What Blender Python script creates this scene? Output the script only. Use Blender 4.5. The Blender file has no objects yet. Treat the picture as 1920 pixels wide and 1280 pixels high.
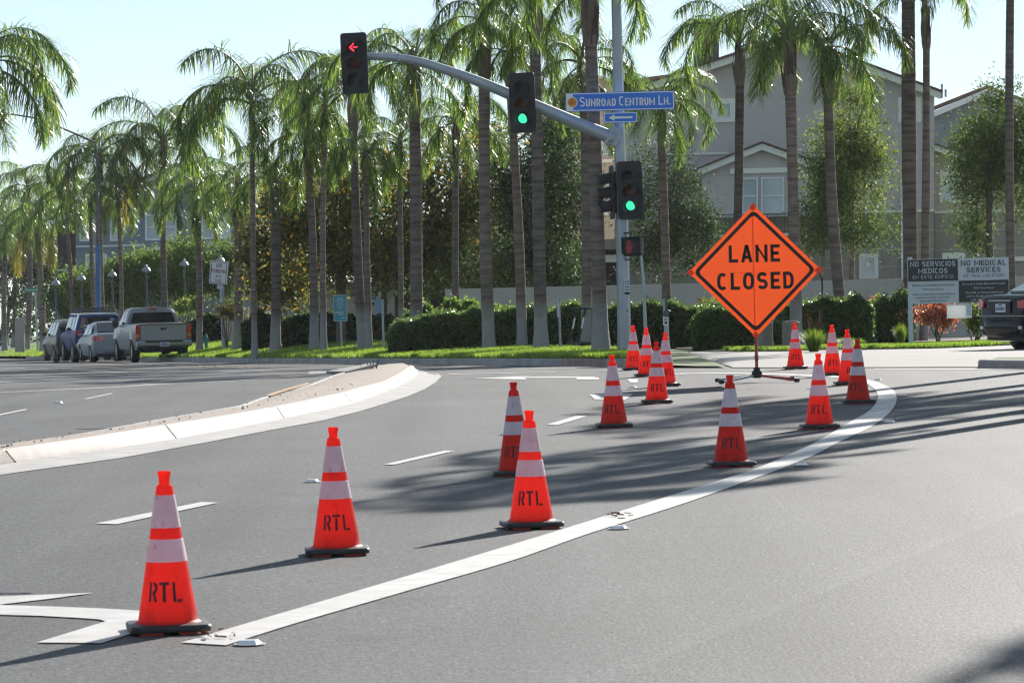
import bpy, math, random
import numpy as np
from mathutils import Vector, Matrix
R = math.radians
random.seed(7); rng = np.random.default_rng(7)
C = bpy.context.scene.collection
sc = bpy.context.scene

# ------------------------------------------------------------------ camera, sky, sun, exposure
F_PX, CAM_H = 7000.0, 1.553
PITCH, ROLL = math.atan(130.0 / F_PX), R(1.35)
cam_d = bpy.data.cameras.new('camera'); cam = bpy.data.objects.new('camera', cam_d); C.objects.link(cam)
_F = Vector((0, math.cos(PITCH), -math.sin(PITCH))); _R0 = Vector((1, 0, 0)); _U0 = Vector((0, math.sin(PITCH), math.cos(PITCH)))
_RC = _R0 * math.cos(ROLL) - _U0 * math.sin(ROLL); _UC = _R0 * math.sin(ROLL) + _U0 * math.cos(ROLL)
CAM = Vector((0, 0, CAM_H))
cam.matrix_world = Matrix(((_RC.x, _UC.x, -_F.x, 0), (_RC.y, _UC.y, -_F.y, 0), (_RC.z, _UC.z, -_F.z, CAM_H), (0, 0, 0, 1)))
cam_d.sensor_width = 36; cam_d.lens = F_PX / 1920 * 36; cam_d.clip_start = .5; cam_d.clip_end = 5000
cam_d.dof.use_dof = True; cam_d.dof.focus_distance = 60; cam_d.dof.aperture_fstop = cam_d.lens / 7.5
sc.camera = cam

SUN_EL, SUN_AZ = R(24), math.atan2(.412, .911)         # azimuth measured from +Y towards +X
SUN = Vector((math.sin(SUN_AZ) * math.cos(SUN_EL), math.cos(SUN_AZ) * math.cos(SUN_EL), math.sin(SUN_EL)))
w = bpy.data.worlds.new('World'); sc.world = w; w.use_nodes = True
wn = w.node_tree.nodes; wl = w.node_tree.links
sky = wn.new('ShaderNodeTexSky'); sky.sky_type = 'NISHITA'; sky.sun_disc = False
sky.sun_elevation = SUN_EL; sky.sun_rotation = SUN_AZ; sky.air_density = .6; sky.dust_density = 0.; sky.ozone_density = 1.0
bg = wn['Background']; bg.inputs['Strength'].default_value = .058
wmx = wn.new('ShaderNodeMix'); wmx.data_type = 'RGBA'; wmx.inputs[0].default_value = .28; wmx.inputs[7].default_value = (7.0, 8.7, 9.8, 1)   # the even pale veil of a milky sky
wl.new(sky.outputs[0], wmx.inputs[6]); wl.new(wmx.outputs[2], bg.inputs['Color'])
sun_d = bpy.data.lights.new('sun', 'SUN'); sun_d.energy = 5.0; sun_d.angle = R(.5); sun_d.color = (1, .95, .88)
sun_o = bpy.data.objects.new('sun', sun_d); C.objects.link(sun_o)
sun_o.rotation_mode = 'QUATERNION'; sun_o.rotation_quaternion = SUN.to_track_quat('Z', 'Y')
sc.view_settings.view_transform = 'Standard'; sc.view_settings.look = 'None'
sc.view_settings.exposure = .95; sc.view_settings.gamma = 1; sc.view_settings.use_curve_mapping = False
sc.cycles.max_bounces = 8; sc.cycles.transparent_max_bounces = 8; sc.cycles.sample_clamp_indirect = 6; sc.cycles.filter_width = 1.25; sc.cycles.use_denoising = True

# ------------------------------------------------------------------ survey helpers: the photo's rays to metres
def W(px, py, d):
    v = _F + _RC * ((px - 960) / F_PX) - _UC * ((py - 640) / F_PX)
    return CAM + v * (d / v.y)
SL = .0175
def rz(y):
    y = np.asarray(y, float)
    return np.where(y < 50, 0.0, np.where(y < 64, -SL * (y - 50) ** 2 / 28, -SL * (y - 57)))
def hit(px, py, surf, lo=8., hi=420.):
    f = lambda d: (lambda p: p.z - float(surf(p.x, p.y)))(W(px, py, d))
    a, b = lo, lo
    while b < hi and f(b) > 0: a, b = b, b * 1.02
    for _ in range(40):
        m = (a + b) / 2
        if f(m) > 0: a = m
        else: b = m
    return W(px, py, (a + b) / 2)
road_z = lambda x, y: rz(y)
def G(px, py): return hit(px, py, road_z)
_kp = [G(*p) for p in ((0, 672), (440, 680), (700, 683), (920, 685), (1140, 687), (1265, 690), (1500, 690), (1830, 689), (1920, 690))]
KX = np.array([-120, -60] + [p.x for p in _kp] + [60]); KY = np.array([500, 340] + [p.y for p in _kp] + [_kp[-1].y])
def smooth(a, b, x):
    t = np.clip((np.asarray(x, float) - a) / (b - a), 0, 1); return t * t * (3 - 2 * t)
def K(x): return np.interp(x, KX, KY)
def V(x, y):                                            # height of the ground behind the kerb
    x = np.asarray(x, float); y = np.asarray(y, float); dist = y - K(x)
    wd = smooth(2.2, 2.7, x)
    lift = (1 - wd) * .15 + wd * (.012 + .05 * smooth(0, 9, dist))
    return rz(y) + lift + np.clip(.004 + .0025 * (2 - x), .004, .025) * np.clip(dist, 0, 60)
def GV(px, py): return hit(px, py, V)

# ------------------------------------------------------------------ materials
MATS = {}
def pmat(name, col, rough=.6, metal=0., var=0., vscale=4., bump=0., bscale=40., spec=.5, coat=0., emit=None, estr=0., trans=0., tcol=None, island=None, stretch=None):
    m = bpy.data.materials.new(name); m.use_nodes = True; MATS[name] = m
    n = m.node_tree.nodes; l = m.node_tree.links; b = n['Principled BSDF']; out = n['Material Output']
    b.inputs['Base Color'].default_value = (*col, 1); b.inputs['Roughness'].default_value = rough; b.inputs['Metallic'].default_value = metal
    b.inputs['Specular IOR Level'].default_value = spec; b.inputs['Coat Weight'].default_value = coat; b.inputs['Coat Roughness'].default_value = .08
    tc = n.new('ShaderNodeTexCoord'); vec = tc.outputs['Object']
    if stretch:
        mp = n.new('ShaderNodeMapping'); mp.inputs['Scale'].default_value = stretch; l.new(vec, mp.inputs[0]); vec = mp.outputs[0]
    csock = None
    if island:
        g = n.new('ShaderNodeNewGeometry'); rp = n.new('ShaderNodeValToRGB'); rp.color_ramp.interpolation = 'LINEAR'
        e = rp.color_ramp.elements; e[0].position = island[0][0]; e[0].color = (*island[0][1], 1); e[1].position = island[-1][0]; e[1].color = (*island[-1][1], 1)
        for p, c in island[1:-1]: q = e.new(p); q.color = (*c, 1)
        l.new(g.outputs['Random Per Island'], rp.inputs[0]); csock = rp.outputs[0]
    elif var:
        t = n.new('ShaderNodeTexNoise'); t.inputs['Scale'].default_value = vscale; t.inputs['Detail'].default_value = 6; l.new(vec, t.inputs['Vector'])
        rp = n.new('ShaderNodeValToRGB'); e = rp.color_ramp.elements; e[0].position = .3; e[1].position = .7
        e[0].color = (*[c * (1 - var) for c in col], 1); e[1].color = (*[min(1, c * (1 + var)) for c in col], 1)
        l.new(t.outputs[0], rp.inputs[0]); csock = rp.outputs[0]
    if csock: l.new(csock, b.inputs['Base Color'])
    if bump:
        t = n.new('ShaderNodeTexNoise'); t.inputs['Scale'].default_value = bscale; t.inputs['Detail'].default_value = 4; l.new(vec, t.inputs['Vector'])
        bp = n.new('ShaderNodeBump'); bp.inputs['Strength'].default_value = bump; bp.inputs['Distance'].default_value = .02
        l.new(t.outputs[0], bp.inputs['Height']); l.new(bp.outputs[0], b.inputs['Normal'])
    if emit: b.inputs['Emission Color'].default_value = (*emit, 1); b.inputs['Emission Strength'].default_value = estr
    if trans:
        tr = n.new('ShaderNodeBsdfTranslucent'); tr.inputs[0].default_value = (*(tcol or col), 1)
        if csock and not tcol:
            hs = n.new('ShaderNodeHueSaturation'); hs.inputs['Value'].default_value = 2.8; hs.inputs['Saturation'].default_value = 1.08
            l.new(csock, hs.inputs['Color']); l.new(hs.outputs[0], tr.inputs[0])
        mx = n.new('ShaderNodeMixShader'); mx.inputs[0].default_value = trans
        l.new(b.outputs[0], mx.inputs[1]); l.new(tr.outputs[0], mx.inputs[2]); l.new(mx.outputs[0], out.inputs[0])
    return m

def asphalt_material():
    m = pmat('asphalt', (.06, .06, .06), .72, spec=.26); n = m.node_tree.nodes; l = m.node_tree.links; b = n['Principled BSDF']
    tc = n.new('ShaderNodeTexCoord'); o = tc.outputs['Object']
    def noise(s, d=3):
        t = n.new('ShaderNodeTexNoise'); t.inputs['Scale'].default_value = s; t.inputs['Detail'].default_value = d; l.new(o, t.inputs['Vector']); return t.outputs[0]
    def ramp(f, stops):
        r = n.new('ShaderNodeValToRGB'); e = r.color_ramp.elements; e[0].position, e[1].position = stops[0][0], stops[-1][0]
        e[0].color = (*[stops[0][1]] * 3, 1); e[1].color = (*[stops[-1][1]] * 3, 1)
        for p, v in stops[1:-1]: e.new(p).color = (v, v, v, 1)
        l.new(f, r.inputs[0]); return r.outputs[0]
    def mul(a, c):
        x = n.new('ShaderNodeMix'); x.data_type = 'RGBA'; x.blend_type = 'MULTIPLY'; x.inputs[0].default_value = 1
        l.new(a, x.inputs[6]); l.new(c, x.inputs[7]); return x.outputs[2]
    grain = mul(ramp(noise(95, 2), [(.33, .037), (.5, .066), (.72, .125)]), ramp(noise(24, 3), [(.3, .55), (.5, .95), (.7, 1.6)]))
    mott = ramp(noise(.35, 5), [(.3, .82), (.7, 1.15)])
    fine = ramp(noise(9, 4), [(.3, .86), (.7, 1.12)])
    # the paving joint: one strip of asphalt is a shade lighter than its neighbour
    sx = n.new('ShaderNodeSeparateXYZ'); l.new(o, sx.inputs[0])
    p1, p2 = G(1313, 1205), G(1920, 957); k = (p2.x - p1.x) / (p2.y - p1.y)
    ma = n.new('ShaderNodeMath'); ma.operation = 'MULTIPLY_ADD'; ma.inputs[1].default_value = -k; l.new(sx.outputs['Y'], ma.inputs[0]); l.new(sx.outputs['X'], ma.inputs[2])
    mb_ = n.new('ShaderNodeMath'); mb_.operation = 'SUBTRACT'; mb_.inputs[1].default_value = p1.x - k * p1.y; l.new(ma.outputs[0], mb_.inputs[0])
    mc = n.new('ShaderNodeMath'); mc.operation = 'MULTIPLY_ADD'; mc.inputs[1].default_value = .5; mc.inputs[2].default_value = .5; l.new(mb_.outputs[0], mc.inputs[0])
    strip = ramp(mc.outputs[0], [(.0, 1.), (.40, 1.03), (.495, 1.2), (.505, .86), (1, .93)])
    mp = n.new('ShaderNodeMapping'); mp.inputs['Rotation'].default_value = (0, 0, R(13)); mp.inputs['Scale'].default_value = (.9, .05, 1); l.new(o, mp.inputs[0])
    tk = n.new('ShaderNodeTexNoise'); tk.inputs['Scale'].default_value = 1.3; tk.inputs['Detail'].default_value = 4; l.new(mp.outputs[0], tk.inputs['Vector']); tracks = ramp(tk.outputs[0], [(.38, .80), (.5, 1.), (.62, 1.16)])
    oil = ramp(noise(1.1, 6), [(.28, .72), (.38, 1.)])
    col = mul(mul(mul(mul(mul(grain, mott), fine), strip), tracks), oil)
    # sun glints off the aggregate, painted in as pale specks
    vo = n.new('ShaderNodeTexVoronoi'); vo.inputs['Scale'].default_value = 11; l.new(o, vo.inputs['Vector'])
    dot = ramp(vo.outputs['Distance'], [(.05, 1.), (.075, 0.)])
    vs = n.new('ShaderNodeSeparateColor'); l.new(vo.outputs['Color'], vs.inputs[0]); pick = ramp(vs.outputs[0], [(.80, 0.), (.84, 1.)])
    mk = mul(dot, pick)
    mx = n.new('ShaderNodeMix'); mx.data_type = 'RGBA'; l.new(mk, mx.inputs[0]); l.new(col, mx.inputs[6]); mx.inputs[7].default_value = (.55, .55, .53, 1)
    tint = n.new('ShaderNodeMix'); tint.data_type = 'RGBA'; tint.blend_type = 'MULTIPLY'; tint.inputs[0].default_value = 1; tint.inputs[7].default_value = (.97, .985, 1.0, 1)
    l.new(mx.outputs[2], tint.inputs[6]); l.new(tint.outputs[2], b.inputs['Base Color'])
    bp = n.new('ShaderNodeBump'); bp.inputs['Strength'].default_value = .6; bp.inputs['Distance'].default_value = .008
    l.new(noise(48, 4), bp.inputs['Height']); l.new(bp.outputs[0], b.inputs['Normal'])
    return m
def trunk_material():
    m = pmat('palm_bark', (.2, .17, .15), .9, spec=.2); n = m.node_tree.nodes; l = m.node_tree.links; b = n['Principled BSDF']
    tc = n.new('ShaderNodeTexCoord'); mp = n.new('ShaderNodeMapping'); mp.inputs['Scale'].default_value = (1.2, 1.2, 9); l.new(tc.outputs['Object'], mp.inputs[0])
    t = n.new('ShaderNodeTexNoise'); t.inputs['Scale'].default_value = 1.5; t.inputs['Detail'].default_value = 7; l.new(mp.outputs[0], t.inputs['Vector'])
    r = n.new('ShaderNodeValToRGB'); e = r.color_ramp.elements; e[0].position, e[0].color = .32, (.115, .098, .092, 1); e[1].position, e[1].color = .7, (.27, .235, .21, 1)
    q = e.new(.5); q.color = (.19, .165, .15, 1); l.new(t.outputs[0], r.inputs[0])
    t2 = n.new('ShaderNodeTexNoise'); t2.inputs['Scale'].default_value = .9; l.new(tc.outputs['Object'], t2.inputs['Vector'])
    r2 = n.new('ShaderNodeValToRGB'); r2.color_ramp.elements[0].color = (.72, .72, .74, 1); r2.color_ramp.elements[1].color = (1.15, 1.12, 1.08, 1); l.new(t2.outputs[0], r2.inputs[0])
    x = n.new('ShaderNodeMix'); x.data_type = 'RGBA'; x.blend_type = 'MULTIPLY'; x.inputs[0].default_value = 1; l.new(r.outputs[0], x.inputs[6]); l.new(r2.outputs[0], x.inputs[7])
    oi = n.new('ShaderNodeObjectInfo'); r3 = n.new('ShaderNodeValToRGB'); r3.color_ramp.elements[0].color = (.62, .60, .60, 1); r3.color_ramp.elements[1].color = (1.18, 1.08, 1.0, 1); l.new(oi.outputs['Random'], r3.inputs[0])
    x2 = n.new('ShaderNodeMix'); x2.data_type = 'RGBA'; x2.blend_type = 'MULTIPLY'; x2.inputs[0].default_value = 1; l.new(x.outputs[2], x2.inputs[6]); l.new(r3.outputs[0], x2.inputs[7])
    sz = n.new('ShaderNodeSeparateXYZ'); l.new(tc.outputs['Object'], sz.inputs[0]); ad = n.new('ShaderNodeMath'); ad.operation = 'MULTIPLY_ADD'; ad.inputs[1].default_value = -1.7; l.new(t2.outputs[0], ad.inputs[0]); l.new(sz.outputs['Z'], ad.inputs[2])
    r4 = n.new('ShaderNodeValToRGB'); r4.color_ramp.elements[0].position = .0; r4.color_ramp.elements[0].color = (1, 1, 1, 1); r4.color_ramp.elements[1].position = .35; r4.color_ramp.elements[1].color = (0, 0, 0, 1); l.new(ad.outputs[0], r4.inputs[0])
    x3 = n.new('ShaderNodeMix'); x3.data_type = 'RGBA'; l.new(r4.outputs[0], x3.inputs[0]); l.new(x2.outputs[2], x3.inputs[6]); x3.inputs[7].default_value = (.29, .28, .275, 1)
    l.new(x3.outputs[2], b.inputs['Base Color'])
    bp = n.new('ShaderNodeBump'); bp.inputs['Strength'].default_value = .5; bp.inputs['Distance'].default_value = .03; l.new(t.outputs[0], bp.inputs['Height']); l.new(bp.outputs[0], b.inputs['Normal'])
    return m
def paver_material():
    m = pmat('pavers', (.16, .13, .115), .7); n = m.node_tree.nodes; l = m.node_tree.links; b = n['Principled BSDF']
    tc = n.new('ShaderNodeTexCoord'); br = n.new('ShaderNodeTexBrick'); br.inputs['Scale'].default_value = 1.6; br.inputs['Mortar Size'].default_value = .03
    br.inputs['Color1'].default_value = (.15, .13, .12, 1); br.inputs['Color2'].default_value = (.09, .085, .085, 1); br.inputs['Mortar'].default_value = (.36, .33, .31, 1)
    l.new(tc.outputs['Object'], br.inputs['Vector']); l.new(br.outputs['Color'], b.inputs['Base Color']); return m
M = {}
M['asphalt'] = asphalt_material(); M['bark'] = trunk_material(); M['paver'] = paver_material()
M['paint'] = pmat('road_paint', (.47, .458, .435), .65, var=.16, vscale=5, bump=.15, bscale=90)
M['paint_worn'] = pmat('worn_road_paint', (.38, .37, .355), .65, var=.4, vscale=6)
M['orange_paint'] = pmat('orange_road_paint', (.38, .23, .12), .6, var=.3, vscale=5)
M['kerb'] = pmat('pale_kerb_concrete', (.55, .495, .455), .8, var=.11, vscale=4, bump=.2, bscale=40)
M['kerb_grey'] = pmat('grey_kerb_concrete', (.30, .29, .28), .85, var=.25, vscale=2, bump=.2, bscale=30)
M['kerb_red'] = pmat('faded_red_kerb', (.27, .17, .15), .8, var=.3, vscale=4)
M['gutter'] = pmat('gutter_concrete', (.36, .345, .33), .85, var=.16, vscale=3, bump=.2, bscale=40)
M['walk'] = pmat('sidewalk_concrete', (.25, .235, .22), .85, var=.12, vscale=.8, bump=.2, bscale=25)
M['gravel'] = pmat('median_gravel', (.32, .265, .225), .95, var=.28, vscale=22, bump=.4, bscale=60)
M['soil'] = pmat('lawn_soil', (.075, .11, .03), .95, var=.3, vscale=3)
M['mulch'] = pmat('bark_mulch', (.15, .105, .08), .95, var=.5, vscale=9, bump=.8, bscale=18)
M['grass'] = pmat('grass_blades', (.12, .2, .03), .55, island=[(0, (.065, .115, .018)), (.6, (.115, .18, .028)), (1, (.2, .225, .055))], trans=.45)
M['frond'] = pmat('palm_leaflet', (.06, .1, .025), .26, spec=.6, island=[(0, (.03, .062, .02)), (.5, (.072, .122, .028)), (.85, (.125, .17, .036)), (1, (.22, .21, .05))], trans=.55)
M['frond_old'] = pmat('yellowing_palm_leaflet', (.2, .17, .04), .45, island=[(0, (.10, .12, .025)), (.6, (.2, .18, .035)), (1, (.3, .19, .05))], trans=.45)
M['rachis'] = pmat('frond_stalk', (.13, .15, .05), .5)
M['boot'] = pmat('palm_leaf_base', (.20, .15, .115), .85, var=.5, vscale=5, bump=.5, bscale=14, stretch=(3, 3, .6))
M['boot_dark'] = pmat('old_leaf_stub', (.075, .052, .04), .9, var=.4, vscale=8)
M['fruit'] = pmat('palm_fruit', (.55, .25, .05), .6, trans=.3)
M['wood'] = pmat('tree_bark', (.14, .115, .095), .9, var=.35, vscale=6, bump=.5, bscale=20)
M['leaf_dark'] = pmat('dark_leaf', (.03, .05, .02), .62, spec=.25, island=[(0, (.018, .036, .014)), (.7, (.035, .06, .02)), (1, (.065, .085, .022))], trans=.3)
M['leaf_mid'] = pmat('green_leaf', (.06, .09, .03), .62, spec=.25, island=[(0, (.032, .058, .02)), (.6, (.06, .095, .026)), (1, (.13, .14, .035))], trans=.38)
M['leaf_fresh'] = pmat('fresh_leaf', (.09, .13, .03), .62, spec=.25, island=[(0, (.045, .085, .022)), (.6, (.085, .135, .03)), (1, (.15, .18, .05))], trans=.42)
M['leaf_autumn'] = pmat('autumn_leaf', (.1, .07, .03), .62, spec=.25, island=[(0, (.035, .055, .018)), (.42, (.07, .085, .025)), (.72, (.11, .095, .03)), (.88, (.18, .12, .03)), (1, (.30, .20, .035))], trans=.5)
M['leaf_lime'] = pmat('lime_leaf', (.15, .17, .04), .62, spec=.25, island=[(0, (.04, .07, .02)), (.5, (.08, .115, .028)), (1, (.2, .21, .05))], trans=.42)
M['leaf_red'] = pmat('red_leaf', (.35, .1, .07), .5, island=[(0, (.15, .07, .03)), (.4, (.35, .10, .07)), (.8, (.50, .2, .13)), (1, (.12, .12, .03))], trans=.4)
M['leaf_hedge'] = pmat('hedge_leaf', (.04, .07, .02), .3, spec=.6, island=[(0, (.036, .066, .02)), (.7, (.07, .112, .03)), (1, (.14, .18, .045))], trans=.4)
M['core'] = pmat('hedge_twigs', (.02, .025, .012), 1.)
M['cone'] = pmat('cone_plastic', (.92, .055, .028), .45, spec=.4, trans=.66, tcol=(1, .135, .11), var=.0)
M['collar'] = pmat('cone_collar', (.78, .76, .82), .35, var=.10, vscale=14, spec=.6, trans=.3, tcol=(.8, .68, .75))
def age(m, amount=.35, scale=16, thr=(.36, .5)):
    n = m.node_tree.nodes; l = m.node_tree.links; b = n['Principled BSDF']; base = tuple(b.inputs['Base Color'].default_value); tcn = n.new('ShaderNodeTexCoord'); oi = n.new('ShaderNodeObjectInfo'); va = n.new('ShaderNodeVectorMath'); va.operation = 'MULTIPLY_ADD'
    va.inputs[1].default_value = (1, 1, .55); l.new(tcn.outputs['Object'], va.inputs[0]); cx = n.new('ShaderNodeCombineXYZ'); ml = n.new('ShaderNodeMath'); ml.operation = 'MULTIPLY'; ml.inputs[1].default_value = 50; l.new(oi.outputs['Random'], ml.inputs[0]); l.new(ml.outputs[0], cx.inputs[0]); l.new(cx.outputs[0], va.inputs[2])
    t = n.new('ShaderNodeTexNoise'); t.inputs['Scale'].default_value = scale; t.inputs['Detail'].default_value = 7; t.inputs['Roughness'].default_value = .7; l.new(va.outputs[0], t.inputs['Vector']); r = n.new('ShaderNodeValToRGB'); e = r.color_ramp.elements
    e[0].position = thr[0]; e[0].color = (1 - amount, 1 - amount, 1 - amount, 1); e[1].position = thr[1]; e[1].color = (1, 1, 1, 1); l.new(t.outputs[0], r.inputs[0])
    r2 = n.new('ShaderNodeValToRGB'); r2.color_ramp.elements[0].color = (.90, .90, .90, 1); r2.color_ramp.elements[1].color = (1, 1, 1, 1); l.new(oi.outputs['Random'], r2.inputs[0])
    prev = b.inputs['Base Color'].links[0].from_socket if b.inputs['Base Color'].links else None
    tr = next((q for q in n if q.type == 'BSDF_TRANSLUCENT'), None)
    for sock, colr in [(b.inputs['Base Color'], base)] + ([(tr.inputs[0], tuple(tr.inputs[0].default_value))] if tr else []):
        a = n.new('ShaderNodeMix'); a.data_type = 'RGBA'; a.blend_type = 'MULTIPLY'; a.inputs[0].default_value = 1; a.inputs[6].default_value = colr
        if prev and sock == b.inputs['Base Color']: l.new(prev, a.inputs[6])
        l.new(r.outputs[0], a.inputs[7]); c = n.new('ShaderNodeMix'); c.data_type = 'RGBA'; c.blend_type = 'MULTIPLY'; c.inputs[0].default_value = 1; l.new(a.outputs[2], c.inputs[6]); l.new(r2.outputs[0], c.inputs[7]); l.new(c.outputs[2], sock)
age(M['cone'], .2, 15); age(M['collar'], .35, 22, (.33, .44))
M['rubber'] = pmat('black_rubber', (.028, .026, .026), .55, var=.4, vscale=9)
M['stencil'] = pmat('stencil_paint', (.03, .012, .012), .6, var=.5, vscale=30)
M['cone_foot'] = pmat('cone_foot', (.6, .05, .02), .5)
M['sign_orange'] = pmat('orange_sign_vinyl', (.95, .082, .012), .5, spec=.4, bump=.06, bscale=12, trans=.2, tcol=(1, .125, .02))
M['brace'] = pmat('orange_fibreglass', (.9, .1, .02), .5, trans=.8, tcol=(1, .6, .4))
M['sign_black'] = pmat('sign_ink', (.02, .008, .008), .55)
M['steel'] = pmat('galvanised_steel', (.36, .40, .43), .45, metal=.35, var=.10, vscale=3)
M['steel_dark'] = pmat('dark_steel', (.09, .095, .10), .5, metal=.4)
M['red_rod'] = pmat('red_fibreglass_rod', (.35, .05, .035), .4)
M['black'] = pmat('signal_black', (.012, .013, .016), .6)
M['visor_in'] = pmat('visor_black', (.014, .014, .016), .7)
M['lens_off_red'] = pmat('dark_lens', (.05, .045, .045), .25)
M['lens_off_amber'] = pmat('amber_lens', (.16, .035, .01), .3)
M['lens_grey'] = pmat('unlit_lens', (.06, .065, .07), .3)
M['lens_green'] = pmat('lit_green_lens', (.0, .5, .35), .3, emit=(.035, .60, .27), estr=1.0)
M['arrow_red'] = pmat('lit_red_arrow', (.6, .0, .03), .3, emit=(1., .03, .08), estr=.9)
M['hand_red'] = pmat('lit_red_hand', (.4, .02, .02), .3, emit=(1., .06, .04), estr=.07)
M['blue'] = pmat('sign_blue', (.011, .17, .68), .4)
M['white'] = pmat('sign_white', (.74, .75, .77), .45)
M['offwhite'] = pmat('sign_pale_grey', (.52, .57, .62), .5)
M['sign_dark'] = pmat('sign_charcoal', (.022, .025, .028), .5)
M['emblem'] = pmat('emblem_orange', (.70, .25, .02), .5)
M['emblem_ink'] = pmat('emblem_brown', (.22, .07, .01), .5)
M['red_ink'] = pmat('red_ink', (.30, .02, .025), .5)
M['teal'] = pmat('sign_teal', (.03, .27, .38), .45)
M['green_sign'] = pmat('sign_green', (.01, .26, .17), .45)
M['back_blue'] = pmat('painted_sign_back', (.17, .29, .45), .5)
M['blue_wrap'] = pmat('blue_pole_paint', (.05, .14, .36), .45)
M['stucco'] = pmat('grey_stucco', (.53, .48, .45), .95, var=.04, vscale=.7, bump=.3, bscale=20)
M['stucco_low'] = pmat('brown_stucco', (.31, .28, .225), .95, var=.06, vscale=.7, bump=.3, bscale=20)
M['stucco_beige'] = pmat('beige_stucco', (.50, .43, .34), .95, var=.05, vscale=.7)
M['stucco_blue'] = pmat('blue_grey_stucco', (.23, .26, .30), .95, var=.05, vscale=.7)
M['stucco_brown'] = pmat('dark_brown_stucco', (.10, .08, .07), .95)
M['wall'] = pmat('garden_wall_stucco', (.48, .45, .41), .95, var=.07, vscale=.6, bump=.3, bscale=18)
M['trim'] = pmat('cream_trim', (.82, .81, .72), .7)
M['trim_white'] = pmat('white_trim', (.80, .81, .82), .7)
M['score'] = pmat('wall_reveal', (.46, .44, .41), .8)
M['roof'] = pmat('brown_roof_tile', (.14, .085, .065), .9, var=.3, vscale=4)
M['chimney'] = pmat('chimney_stucco', (.11, .105, .10), .9)
M['glass'] = pmat('window_glass', (.42, .49, .52), .08, spec=.8, var=.12, vscale=1.5)
M['glass_dark'] = pmat('dark_glass', (.012, .015, .018), .05, spec=.35)
M['silver'] = pmat('silver_paint', (.21, .23, .26), .42, metal=.35, coat=.2)
M['silver_tail'] = pmat('silver_tailgate_paint', (.33, .35, .38), .35, metal=.45, coat=.4)
M['grey_car'] = pmat('grey_paint', (.05, .055, .055), .42, metal=.1, coat=.1)
M['car_blue'] = pmat('blue_paint', (.008, .05, .23), .45, metal=.0, coat=.0, spec=.3)
M['car_white'] = pmat('white_roof_paint', (.66, .66, .64), .3, coat=.6)
M['car_black'] = pmat('black_paint', (.004, .005, .009), .12, coat=.0, spec=.3)
M['plastic'] = pmat('black_plastic', (.022, .022, .024), .6)
M['chrome'] = pmat('chrome', (.36, .37, .39), .3, metal=1.)
M['tyre'] = pmat('tyre_rubber', (.018, .018, .018), .8)
M['rim'] = pmat('alloy_rim', (.40, .41, .42), .35, metal=.8)
M['tail'] = pmat('tail_lamp', (.50, .018, .018), .15, spec=.7, coat=.5)
M['tail_amber'] = pmat('amber_lamp', (.5, .22, .04), .2)
M['plate'] = pmat('plate_white', (.6, .63, .68), .4)
M['plate_ink'] = pmat('plate_blue_ink', (.03, .05, .16), .5)
M['conc_bin'] = pmat('exposed_aggregate', (.26, .235, .215), .9, var=.3, vscale=25, bump=.4, bscale=60)
M['hydrant'] = pmat('teal_hydrant', (.04, .22, .22), .45)
M['twig'] = pmat('dry_twig', (.17, .075, .04), .9, var=.5, vscale=20)
M['flyer'] = pmat('clear_plastic_box', (.85, .85, .85), .3, spec=.4, trans=.35, tcol=(.9, .9, .9))
M['shade_dark'] = pmat('painted_shade', (.06, .055, .055), .95)  # near-black colour painting in the shade of the carport and house openings

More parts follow.
